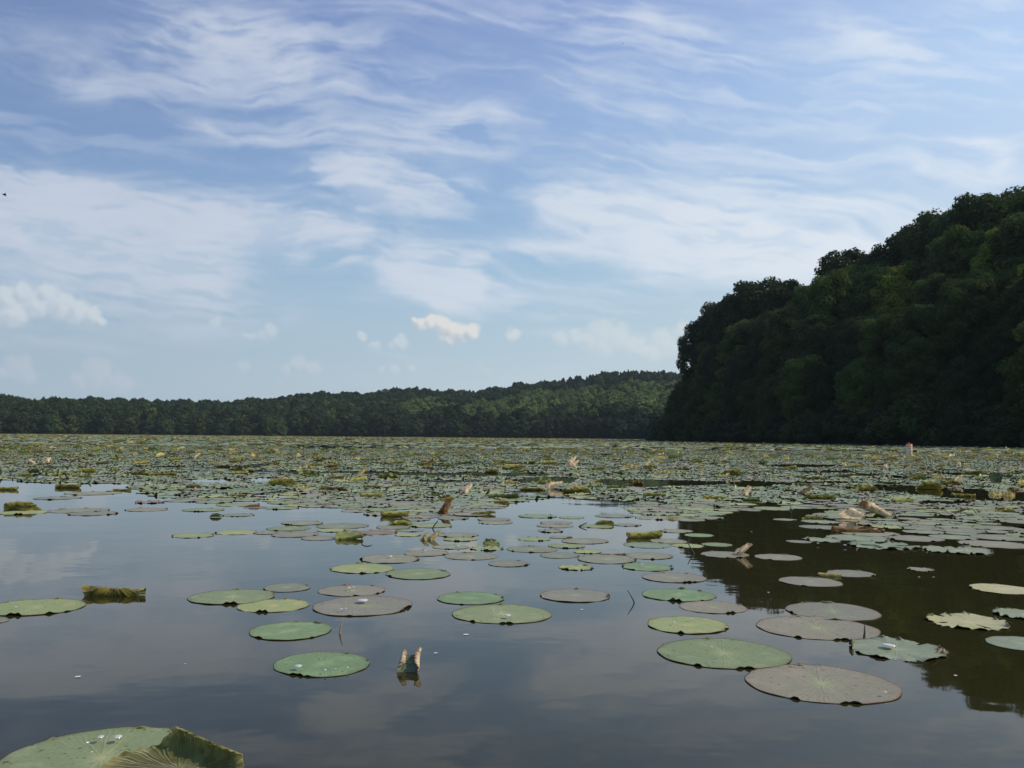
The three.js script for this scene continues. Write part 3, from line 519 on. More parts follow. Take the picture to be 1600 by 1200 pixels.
// leaves that the photograph shows singly: x, y of the middle, width, kind, edge (s smooth, r ragged, f with many folds), label
const seen = [
  [158, 1184, 298, 'green', 'S', 'largest pale green pad in the bottom corner, partly under the upturned leaf'],
  [55, 949, 146, 'lime', 's', 'yellow-green pad touching the rolled olive leaf by the left photo edge'],
  [-12, 971, 46, 'mauve', 's', 'mauve pad cut by the left photo edge below the yellow-green pad'],
  [363, 933, 130, 'green', 's', 'green pad at the back left of the three overlapping green pads'],
  [448, 918.5, 78, 'grey', 's', 'small grey-green pad at the back of the three overlapping green pads'],
  [427, 946.5, 113, 'lime', 'f', 'wavy yellow-green pad at the front of the three overlapping green pads'],
  [454, 986, 128, 'vivid', 's', 'green pad with a front notch beside the slim leaning spike'],
  [503, 1038, 153, 'vivid', 's', 'round green pad with water beads nearest to the cream double scroll'],
  [550, 923, 104, 'mauve', 's', 'smaller mauve pad behind the large mauve pad with the water drop'],
  [567, 947, 158, 'mauve', 's', 'large mauve pad with a big clear water drop at its centre'],
  [302, 837, 67, 'lime', 'f', 'first yellow-green pad of the left chain, at its far left end'],
  [369, 832, 68, 'lime', 'f', 'second yellow-green pad of the left chain of floating pads'],
  [416, 833, 40, 'grey', 's', 'small grey pad between yellow-green pads in the left chain'],
  [451, 826, 70, 'green', 's', 'green pad with a dark edge fold in the left chain'],
  [472, 817.5, 68, 'grey', 's', 'grey pad at the back of the left chain of pads'],
  [461, 835.5, 76, 'mauve', 's', 'mauve-grey pad in front of the green pad in the left chain'],
  [535, 822, 85, 'grey', 's', 'wide grey-green pad with a small yellow-green pad in front'],
  [518, 829, 48, 'lime', 'f', 'small yellow-green pad in front of the wide grey-green pad'],
  [499, 841, 62, 'mauve', 's', 'plain mauve pad left of the tent-folded leaf'],
  [589, 832, 66, 'red', 'f', 'reddish mauve pad behind the dark broken stalk'],
  [637, 836, 44, 'lime', 'f', 'small yellow-green pad left of the two cream curls'],
  [641, 829, 42, 'grey', 's', 'small grey pad right of the reddish mauve pad'],
  [615, 824, 58, 'grey', 's', 'grey-green pad behind the reddish mauve pad'],
  [672, 821, 72, 'green', 's', 'green pad lying under the bent dark stalk'],
  [716, 836, 66, 'grey', 's', 'grey-green pad just right of the two cream curls'],
  [719, 843, 52, 'lime', 'f', 'narrow green pad in front of the grey-green pad near the cream curls'],
  [609, 873.5, 97, 'grey', 'f', 'grey-green pad with water beads behind the yellow-green pad with folds'],
  [566, 888.5, 100, 'lime', 'f', 'yellow-green pad with a dark fold at the front edge'],
  [653, 897, 107, 'green', 's', 'smooth green pad touching the yellow-green pad with folds'],
  [666, 864.5, 72, 'mauve', 's', 'mauve pad with a white bead behind the beaded grey-green pad'],
  [736, 869.5, 83, 'grey', 's', 'grey-green pad lying alone before the ruffled leaf'],
  [795, 881, 66, 'mauve', 's', 'small mauve pad alone in open water at the middle'],
  [704, 855, 57, 'teal', 's', 'bluish pad with a bead touching the ruffled leaf'],
  [760, 857, 55, 'lime', 'r', 'ruffled yellow-green leaf with an upright wavy flap'],
  [735, 935, 106, 'vivid', 's', 'bright green pad behind the largest pad at the middle'],
  [784, 959.5, 153, 'green', 'S', 'largest pad at the middle, pale green with a clear drop'],
  [899, 931, 110, 'mauve', 'f', 'mauve pad with dark edge folds alone at the middle'],
  [1060, 930, 111, 'vivid', 'f', 'bright green pad with dark notches behind a mauve pad'],
  [1114, 949, 101, 'mauve', 's', 'mauve pad in front of the bright green pad with dark notches'],
  [1074, 977, 124, 'lime', 'f', 'yellow-green pad with a toothed edge behind the big green pad'],
  [1130, 1021, 199, 'green', 'S', 'big smooth green pad with two dark notches in front'],
  [1283, 1068, 225, 'mauve', 'S', 'biggest mauve-grey pad, nearest at lower right, green streak to its notch'],
  [1053, 903, 98, 'mauve', 's', 'mauve pad between two green pads right of the middle'],
  [1011, 886, 82, 'vivid', 'f', 'green pad with a white bead and notched rim right of the middle'],
  [900, 887, 58, 'lime', 'r', 'small mottled yellow-green pad with a lobed edge'],
  [948, 874, 95, 'grey', 's', 'grey pad in front of the narrow brown roll'],
  [874, 868, 66, 'grey', 's', 'grey-green pad left of the yellow-green pad with a curled rim'],
  [918, 862.5, 44, 'lime', 'f', 'small yellow-green pad with a curled rim beside the brown roll'],
  [1014, 869, 74, 'grey', 'f', 'grey pad with a dark flap on its right end'],
  [831, 858.5, 80, 'grey', 's', 'wide grey pad right of the ruffled leaf'],
  [885, 853.5, 57, 'green', 's', 'green pad overlapping the wide grey pad'],
  [914, 845.5, 75, 'grey', 's', 'grey-green oval pad left of the boat-shaped curled leaf'],
  [835, 842.5, 52, 'lime', 'f', 'small yellow-green pad in open water left of the tan curl'],
  [876, 839.5, 35, 'grey', 's', 'small grey pad under the tan curl'],
  [860, 830, 42, 'grey', 'r', 'thin half sunken pad with a broken edge'],
  [1012, 852, 75, 'teal', 's', 'bluish pad in front of the boat-shaped curled leaf'],
  [1044, 846, 62, 'grey', 's', 'grey pad right behind the bluish pad by the boat-shaped leaf'],
  [1075, 853, 50, 'lime', 'f', 'yellow-green pad left of the leaning dark spike'],
  [1120, 851.5, 48, 'green', 's', 'green pad right of the leaning dark spike'],
  [1057, 830, 50, 'grey', 's', 'grey pad at the edge of the hill reflection behind the boat-shaped leaf'],
  [1092, 836.5, 48, 'vivid', 's', 'small green pad at the edge of the dark hill reflection'],
  [1132, 867, 74, 'mauve', 's', 'grey pad with the upright cream curl on its end'],
  [1216, 871, 72, 'mauve', 's', 'lone grey-mauve pad right of the upright cream curl'],
  [932, 822.5, 54, 'green', 's', 'green pad carrying a dark olive curled leaf'],
  [981, 820.5, 42, 'mauve', 's', 'mauve pad right of the pad with the dark olive curl'],
  [867, 822, 57, 'mauve', 's', 'mauve pad left of the dark forked stalk'],
  [869, 817, 52, 'grey', 's', 'grey pad just behind the mauve pad near the forked stalk'],
  [960, 806.5, 61, 'grey', 's', 'grey pad in front of the dark gap in the pads at the middle'],
  [893, 809, 40, 'green', 's', 'small green pad behind the dark forked stalk'],
  [840, 807, 60, 'green', 'f', 'green pad behind the pair of mauve and grey pads'],
  [772, 812, 56, 'mauve', 's', 'mauve pad in front of the olive boat-like leaf'],
  [774, 816.5, 58, 'grey', 's', 'grey-mauve pad overlapping the front of the mauve pad by the olive leaf'],
  [1266, 909.5, 93, 'mauve', 's', 'grey-mauve pad on the dark reflection beside the yellow rolled leaf'],
  [1329, 896.5, 72, 'mauve', 's', 'grey-mauve pad behind the yellow rolled leaf on the dark reflection'],
  [1438, 890, 41, 'mauve', 'r', 'small pale leaf alone on the dark reflection'],
  [1566, 921, 92, 'straw', 's', 'pale yellow-green pad on the dark reflection at the photo edge'],
  [1301, 955.5, 141, 'mauve', 's', 'smooth grey-mauve pad behind a larger one at the reflection edge'],
  [1276, 981, 178, 'mauve', 'S', 'large grey-mauve pad touching the ruffled teal leaf'],
  [1400, 1015, 147, 'teal', 'r', 'ruffled teal leaf with a white water pool and brown crisp end'],
  [1512, 972, 124, 'straw', 'r', 'pale yellow ruffled leaf on the dark reflection'],
  [1600, 961, 90, 'teal', 'r', 'pale teal ruffled leaf cut by the right photo edge'],
  [1596, 1006, 102, 'teal', 's', 'smooth pale green pad cut by the right photo edge'],
  [1248, 846.5, 38, 'mauve', 's', 'small grey pad at the tip of the ragged green pads'],
  [1284, 844, 60, 'teal', 'r', 'ragged green pad left in the front line of the dense bed'],
  [1340, 841, 92, 'teal', 'f', 'pale green pad behind the ragged long pad of the front line'],
  [1380, 853, 105, 'teal', 'r', 'long ragged green pad in the front line of the dense bed'],
  [1496, 860.5, 100, 'teal', 'r', 'ragged pale green pad nearest in the front line of the dense bed'],
  [1429, 841.5, 83, 'mauve', 's', 'smooth mauve pad right of the crimped brown roll'],
  [1286, 824, 69, 'mauve', 's', 'mauve pad left of the crimped brown roll'],
  [1554, 851, 100, 'mauve', 's', 'wide mauve pad in the front line by the photo edge'],
  [1490, 839.5, 69, 'teal', 's', 'green pad between two mauve pads in the front line of the bed'],
  [1567, 840.5, 90, 'grey', 's', 'grey pad behind the wide mauve pad by the photo edge'],
  [1282, 815.5, 56, 'teal', 's', 'green pad behind the mauve pad, below the olive curl'],
  [1226, 812, 35, 'grey', 's', 'narrow pad alone in the dark water left of the olive curl'],
  [1440, 826, 62, 'grey', 'f', 'grey-green pad behind the mauve pad of the front line'],
  [1360, 834, 84, 'grey', 's', 'grey-green pad lying under the crimped brown roll'],
  [1396, 818, 70, 'teal', 'f', 'green pad right in front of the two large cream curls'],
  [1500, 829, 74, 'mauve', 's', 'mauve pad third row back in the right part of the dense bed'],
  [37, 801, 78, 'lime', 'f', 'pad under the olive dome-shaped leaf by the left photo edge'],
  [124, 798, 92, 'grey', 's', 'long grey-green pad right of the olive dome-shaped leaf'],
  [146, 802.5, 78, 'mauve', 'f', 'mauve pad in front of the long grey-green pad at the left'],
  [229, 796.5, 68, 'mauve', 's', 'mauve pad at the right end of the left row of pads'],
  [235, 785, 50, 'red', 'r', 'thin brownish pad alone behind the left row of pads'],
  [90, 778.5, 72, 'grey', 's', 'grey-green pad in the row behind the olive dome-shaped leaf'],
  [146, 771, 88, 'grey', 's', 'wide pad in the back row near the left photo edge'],
  [318, 797, 66, 'green', 's', 'green pad behind the small star-like curled leaf'],
  [372, 805, 54, 'grey', 's', 'grey pad touching the small star-like curled leaf'],
  [372, 789, 72, 'green', 'f', 'green pad with dark notches left of the tan shell-like curl'],
  [440, 794, 56, 'green', 'f', 'green pad right of the tan shell-like curl'],
  [400, 793, 40, 'red', 's', 'brownish pad under the tan shell-like curl'],
];
{
  const R = rng(41);
  seen.forEach(([px, py, w, kind, edge, label], i) => {
    const a = onWater(px - w / 2, py), b = onWater(px + w / 2, py), c = a.clone().add(b).multiplyScalar(0.5);
    const shape = edge === 'S' ? bigShape : edge === 'r' ? ragShapes[i % 5] : padShapes[edge === 'f' ? [2, 5, 8][i % 3] : [0, 1, 3, 4, 6, 7, 9][i % 7]];
    lotusPad(c.x, -c.z, a.distanceTo(b) / 2, kind, shape, edge === 'S' ? 0.12 - 0.1 * R() : (R() - 0.5) * TAU, label);
  });
}
// ---------------------------------------------------------------- the dense bed behind
const bedFront = [[0, 760], [110, 755], [190, 757], [215, 768], [290, 782], [380, 786], [400, 780], [470, 790], [540, 796], [600, 808], [720, 812], [745, 798], [800, 785], [830, 777], [900, 776], [935, 780], [1000, 800], [1020, 812], [1105, 812], [1130, 797], [1200, 797], [1250, 800], [1310, 812], [1400, 826], [1500, 836], [1600, 838], [1750, 845]];
const gaps = [[150, 759, 55, 4], [60, 744, 22, 3], [330, 752, 50, 4], [405, 750, 30, 3], [500, 800, 30, 3], [855, 751, 58, 6], [960, 789, 42, 8], [850, 770, 60, 5], [1185, 757, 46, 6], [1290, 754, 60, 2], [1385, 763, 80, 4.5], [1500, 766, 60, 3], [1300, 737, 60, 2], [1250, 728, 60, 2.5], [1345, 742, 40, 2], [455, 738, 70, 2.6], [560, 738, 60, 2.4], [660, 741, 40, 3], [540, 699, 90, 2.2], [640, 697, 60, 1.3], [1250, 800, 70, 6], [1190, 790, 40, 5], [1400, 805, 20, 5], [1560, 822, 50, 4], [1450, 808, 40, 3], [1580, 708, 60, 1.2], [1440, 706, 70, 1], [1480, 785, 60, 3], [700, 752, 60, 2.4]];
function bed(px, py) {                                           // share of the water covered there
  if (py > table(bedFront, px) + 6 * (vn(px / 24, 4) - 0.5)) return 0;
  for (const [x, y, a, b] of gaps) { const u = (px - x) / a, v = (py - y) / b; if (u * u + v * v < 0.75 + 0.5 * vn(px / 16, py / 3)) return 0; }
  return 1;
}
const mid = [], curls = [];
{
  const R = rng(77), cell = 0.5, grid = new Map(), key = (x, d) => Math.floor(x / cell) * 4096 + Math.floor(d / cell);
  const put = (p) => { const k = key(p[0], p[1]); if (!grid.has(k)) grid.set(k, []); grid.get(k).push(p); };
  pads.forEach(put);
  const room = (x, d, r, tight) => { for (let i = -1; i <= 1; i++) for (let j = -1; j <= 1; j++) for (const [a, b, q] of grid.get(key(x + i * cell, d + j * cell)) ?? []) if (Math.hypot(a - x, b - d) < (r + q) * tight) return false; return true; };
  for (let i = 0; i < 260000; i++) {
    const d = i < 80000 ? 5 + 12 * R() : 4.5 + 58 * Math.pow(R(), 0.62), x = (R() * 2 - 1) * 0.74 * d, r = 0.11 + 0.13 * Math.pow(R(), 0.8), [px, py] = pixelOf(x, 0, -d);
    const open = bed(px, py), tight = d < 9 ? 0.74 : 0.68;
    if (!open || vn(x / 2.2 + 40, d / 2.6) < 0.16 || !room(x, d, r, tight)) continue;
    const p = [x, d, r, px, py]; put(p); mid.push(p);
  }
  mid.sort((a, b) => a[1] - b[1]);
}
const midKinds = ['grey', 'teal', 'green', 'grey', 'mauve', 'teal', 'lime', 'grey', 'green', 'mauve'];
const inView = (p, m = 30) => p[3] > -m && p[3] < PW + m;
const named = mid.filter((p) => inView(p)).slice(0, 300 - seen.length), rest = mid.filter((p) => !named.includes(p));
{
  const R = rng(63);
  const places = [[-100, 'by the left photo edge'], [180, 'in the left part'], [420, 'left of the middle'], [640, 'at the middle'], [880, 'right of the middle'], [1100, 'beside the dark hill reflection'], [1290, 'in the right part'], [1480, 'by the right photo edge']];
  const count = {}, tones = { grey: 'grey-green', teal: 'bluish-green', green: 'green', mauve: 'mauve', lime: 'yellow-green' };
  for (const p of named) {
    const kind = midKinds[Math.floor(R() * 10)], shape = R() < 0.14 ? ragShapes[Math.floor(R() * 5)] : padShapes[Math.floor(R() * 10)];
    const where = places.filter(([x]) => p[3] > x).pop()?.[1] ?? places[0][1];
    lotusPad(p[0], p[1], p[2], kind, shape, R() * TAU, `${tones[kind]} pad in the dense bed ${where}, ${nth(count[kind + where] = (count[kind + where] ?? 0) + 1)} nearest of its colour`, `${tones[kind]} pads packed in the dense bed ${where}`, (R() - 0.5) * 0.03);
    pads.pop();
  }
}
function massOf(name, list, geo, mat, label, place) {            // many leaves as one object
  const im = new THREE.InstancedMesh(geo, mat, list.length), m = new THREE.Matrix4(), c = new THREE.Color(); im.name = name; im.castShadow = im.receiveShadow = true;
  list.forEach((p, i) => { const [q, col] = place(p, m); im.setMatrixAt(i, q); im.setColorAt(i, c.setRGB(...col)); });
  im.userData.kind = 'stuff';
  return im;
}
{
  const R = rng(64), tint = (g, v) => { const n = g.attributes.position.count, a = new Float32Array(n * 3); for (let i = 0; i < n; i++) a.set(v, i * 3); g.setAttribute('color', new THREE.BufferAttribute(a, 3)); return g; };
  const simple = [0, 1, 2, 3].map((k) => { const s = padShape(400 + k, { n: 40, folds: 7, wave: k === 3 ? 0.04 : 0.014, ragged: k === 3 ? 0.14 : 0.02, fold: 0.13 }); const b = s.blade, q = s.rim; b.deleteAttribute('uv'); return mergeGeometries([tint(b, [1, 1, 1]), tint(q, [0.22, 0.17, 0.13])]); });
  const m = new THREE.MeshPhysicalMaterial({ vertexColors: true, roughness: 0.52, specularIntensity: 0.8, side: THREE.DoubleSide });
  const hue = [[0.165, 0.21, 0.132], [0.155, 0.22, 0.142], [0.145, 0.215, 0.105], [0.175, 0.215, 0.135], [0.19, 0.188, 0.145], [0.16, 0.22, 0.142], [0.23, 0.275, 0.11], [0.16, 0.22, 0.132]];
  const root = new THREE.Group(); root.name = numbered('lotus_bed'); stuff(root, 'dense bed of floating lotus pads stretching over the lake', 'lotus bed'); scene.add(root);
  const place = (y, s) => (p, mm) => { const h = hue[Math.floor(R() * 8)], v = 0.9 + 0.36 * R(); return [mm.compose(V(p[0], y + 0.003 * R(), -p[1]), new THREE.Quaternion().setFromEuler(new THREE.Euler((R() - 0.5) * 0.05, R() * TAU, (R() - 0.5) * 0.05)), V(p[2] * s, p[2] * s, p[2] * s)), h.map((q) => q * v)]; };
  simple.forEach((g, k) => root.add(massOf('pads', rest.filter((_, i) => i % 4 === k), g, m, '', place(0.001, 1))));
  // farther out: rafts of a dozen small leaves
  const raft = (seed) => { const Q = rng(seed), pos = [], idx = []; const done = []; for (let i = 0; i < 60 && done.length < 16; i++) { const x = (Q() - 0.5) * 2, z = (Q() - 0.5) * 2, r = 0.17 + 0.1 * Q(); if (done.some(([a, b, q]) => Math.hypot(a - x, b - z) < (q + r) * 0.8)) continue; done.push([x, z, r]); const o = pos.length / 3, y = 0.012 * Q(), tx = (Q() - 0.5) * 0.1, tz = (Q() - 0.5) * 0.1, up = 0.03 * Q(); for (let k = 0; k < 9; k++) { const a = k / 9 * TAU, c = Math.cos(a), s = Math.sin(a), e = r * (0.9 + 0.2 * Q()); pos.push(x + c * e, y + c * tx * r + s * tz * r + up * Math.pow(Q(), 3), z + s * e); if (k > 1) idx.push(o, o + k, o + k - 1); } } return geom(pos, idx); };
  const m2 = new THREE.MeshPhysicalMaterial({ roughness: 0.55, specularIntensity: 0.8, side: THREE.DoubleSide });
  const out = [];
  for (let i = 0; i < 60000; i++) { const d = 58 + 470 * Math.pow(R(), 0.72), x = (R() * 2 - 1) * 0.8 * d, [px, py] = pixelOf(x, 0, -d); if (inland(x, d) > -3 || !bed(px, py) || d > table(farShore, px) - 22 || fbm(x / 14 + 5, d / 12, 3) < 0.33) continue; out.push([x, d, 1 + 0.5 * R() + d / 300]); }
  [0, 1, 2].forEach((k) => root.add(massOf('rafts', out.filter((_, i) => i % 3 === k), raft(500 + k), m2, '', place(0.004, 1))));
}

// ---------------------------------------------------------------- curled leaves
function ribTexture(seed, base, rib, edge, spotC) {
  return colorTexture(384, (u, v) => {
    const x = u * 2 - 1, y = v * 2 - 1, r = Math.hypot(x, y), w = veinField(x, y, r, seed);
    let q = mix3(base, base.map((c) => c * 1.5), clamp(2 * (fbm(u * 6 + seed, v * 6, 4) - 0.35)));
    q = mix3(q, rib, w * 0.8);
    q = mix3(q, edge, 0.8 * sstep(0.8, 1, r + 0.2 * (fbm(u * 16, v * 16 + seed, 4) - 0.5)));
    q = mix3(q, spotC, 0.85 * sstep(0.6, 0.68, fbm(u * 12 + seed, v * 12 + 5, 4)));
    return q;
  });
}
const ribBump = heightTexture(384, (u, v) => { const x = u * 2 - 1, y = v * 2 - 1, r = Math.hypot(x, y); return 0.7 * veinField(x, y, r, 1) + 0.3 * fbm(u * 26, v * 26, 4); });
const thin = (map, through = 0.5) => new THREE.MeshPhysicalMaterial({ map, bumpMap: ribBump, bumpScale: 0.004, roughness: 1, transmission: through, thickness: 0, specularIntensity: 0.3, side: THREE.DoubleSide });
const under = {
  olive: thin(ribTexture(3, [0.2, 0.19, 0.035], [0.42, 0.4, 0.13], [0.52, 0.47, 0.19], [0.11, 0.08, 0.02])),
  yellow: thin(ribTexture(5, [0.36, 0.36, 0.075], [0.62, 0.58, 0.22], [0.66, 0.6, 0.28], [0.18, 0.15, 0.04])),
  brown: thin(ribTexture(7, [0.16, 0.1, 0.035], [0.28, 0.19, 0.08], [0.2, 0.1, 0.04], [0.08, 0.05, 0.02])),
  green: thin(ribTexture(9, [0.12, 0.18, 0.035], [0.26, 0.3, 0.08], [0.2, 0.19, 0.06], [0.1, 0.1, 0.03])),
  cream: thin(ribTexture(11, [0.76, 0.66, 0.48], [0.82, 0.74, 0.58], [0.42, 0.28, 0.17], [0.4, 0.29, 0.17]), 0.5),
  tan: thin(ribTexture(13, [0.34, 0.24, 0.14], [0.46, 0.35, 0.22], [0.28, 0.17, 0.09], [0.18, 0.11, 0.05]), 0.45),
  straw: thin(ribTexture(15, [0.48, 0.45, 0.19], [0.64, 0.6, 0.32], [0.44, 0.34, 0.16], [0.34, 0.28, 0.1]), 0.5),
  dark: thin(ribTexture(17, [0.035, 0.06, 0.035], [0.06, 0.085, 0.045], [0.05, 0.05, 0.03], [0.03, 0.04, 0.02]), 0.1),
};
const upper = { green: thin(padMat.green[0].map, 0.3), lime: thin(padMat.lime[0].map, 0.3), teal: thin(padMat.teal[0].map, 0.3), cream: under.cream, tan: under.tan, straw: under.straw, dark: under.dark, olive: under.olive, brown: under.brown };
// a round leaf of radius 1 whose sides roll up beyond v0 (towards +z) and v1 (towards -z) about the x axis
function curl(seed, { v0 = 9, v1 = 9, r0 = 0.25, r1 = 0.25, ruffle = 0.03, crimp = 0.03, tight = 0.35, n = 132, m = 14, taper = 0, bow = 0, most = 5, cleft = 0, rib = 0.018 } = {}) {
  const R = rng(seed), ph = R() * 9, k = 6 + Math.floor(R() * 5), th = 0.012, ox = R() * 40;
  const at = (r, a, side) => {
    let u = r * Math.cos(a), v = r * Math.sin(a);
    const edge = sstep(0.6, 1, r), shrink = 1 + 0.05 * Math.sin(3 * a + ph) + 0.05 * (vn(Math.cos(a) * 3 + ox, Math.sin(a) * 3 + 9) - 0.5);
    u *= shrink * (1 - cleft * sstep(0.3, 1, r) * Math.exp(-Math.pow(Math.atan2(Math.sin(a), Math.cos(a)) / 0.38, 2))); v *= shrink;
    const bend = (s, w, rho) => { const q = rho * (1 + taper * u), f = Math.min(most, s / (q * (1 - tight * 0.5 * clamp(s)))), ee = q * (1 - tight * clamp(s)); return [f, Math.sin(f) * ee, ee * (1 - Math.cos(f)) + (q - ee) * clamp(f / 2)]; };
    let f = 0, y = 0, z = v, sg = 1;
    if (v > v0) { const [g, dz, dy] = bend(v - v0, 1, r0); f = g; z = v0 + dz; y = dy; } else if (v < -v1) { const [g, dz, dy] = bend(-v - v1, 1, r1); f = g; z = -v1 - dz; y = dy; sg = -1; }
    const h = ruffle * edge * Math.sin(k * a + ph) + crimp * sstep(0.84, 1, r) * Math.sin(a * 33) - rib * sstep(0.1, 0.4, r) * Math.pow(Math.cos(a * 10), 6) + 0.03 * (vn(u * 4 + ox, v * 4) - 0.5) + side * th;
    y += bow * u * u;
    return [u, y + h * Math.cos(f), z - sg * h * Math.sin(f)];
  };
  const face = (side) => { const pos = [], uv = [], idx = []; for (let j = 0; j <= m; j++) for (let i = 0; i < n; i++) { const r = j / m, a = i / n * TAU; pos.push(...at(r, a, side)); uv.push(0.5 + 0.49 * r * Math.cos(a), 0.5 + 0.49 * r * Math.sin(a)); if (j) { const b = (i + 1) % n, A = (j - 1) * n + i, B = (j - 1) * n + b, C = j * n + i, D = j * n + b; if (j > 1) idx.push(A, B, C, B, D, C); else idx.push(A, D, C); } } return geom(pos, idx, uv); };
  return { upper: face(1), under: face(-1) };
}
const curlShapes = {
  log: [1, 2, 3].map((s) => curl(700 + s, { v0: -0.5, r0: 0.135 + 0.02 * s, tight: 0.4, ruffle: 0.035, crimp: 0.04, taper: 0.12 * (s - 2), rib: 0.035 })),
  dome: [1, 2, 3].map((s) => curl(710 + s, { v0: -0.15, r0: 0.4 + 0.03 * s, tight: 0.2, ruffle: 0.05, crimp: 0.04, most: 2.9, rib: 0.03 })),
  scroll: [curl(721, { v0: 0.36, v1: 0.34, r0: 0.18, r1: 0.16, tight: 0.3, taper: -0.4, most: 4.6, ruffle: 0.03, cleft: 0.75 })],
  boat: [1, 2, 3].map((s) => curl(730 + s, { v0: 0.05, v1: 0.12, r0: 0.42, r1: 0.36 + 0.05 * s, tight: 0.15, ruffle: 0.05, crimp: 0.03, most: 2.4 })),
  fold: [1, 2, 3].map((s) => curl(740 + s, { v0: 0.1, r0: 0.1 + 0.03 * s, tight: 0.1, ruffle: 0.05, most: 2.6, bow: 0.05 * s })),
  wave: [1, 2, 3].map((s) => curl(750 + s, { v0: 0.5, v1: 0.4, r0: 0.35, r1: 0.4, ruffle: 0.12, crimp: 0.03, most: 1.6 })),
  cone: [1, 2, 3].map((s) => curl(760 + s, { v0: 0.16, v1: 0.12, r0: 0.2 + 0.02 * s, r1: 0.22, tight: 0.3, taper: -0.5, ruffle: 0.03, most: 3.4 })),
  disc: [1, 2].map((s) => curl(770 + s, { ruffle: 0.05, crimp: 0.01, bow: 0.12, v0: 0.5, r0: 0.8 })),
};
let curlNo = 0;
function curledLeaf(x, d, radius, shape, low, top, turn, pitch, roll, sink, label, group) {
  const t = thing('curled_lotus_leaf', label, 'curled leaf', group), s = curlShapes[shape][curlNo++ % curlShapes[shape].length];
  if (upper[top] === under[low]) mesh('blade', s.under, under[low], t); else { mesh('underside', s.under, under[low], t); mesh('upper_face', s.upper, upper[top], t); }
  t.rotation.order = 'YXZ'; t.rotation.set(roll, turn, pitch); t.position.set(x, sink * radius, -d); t.scale.set(radius, radius * ({ fold: 0.75, boat: 0.7, dome: 0.55 }[shape] ?? 1), radius);
  return t;
}
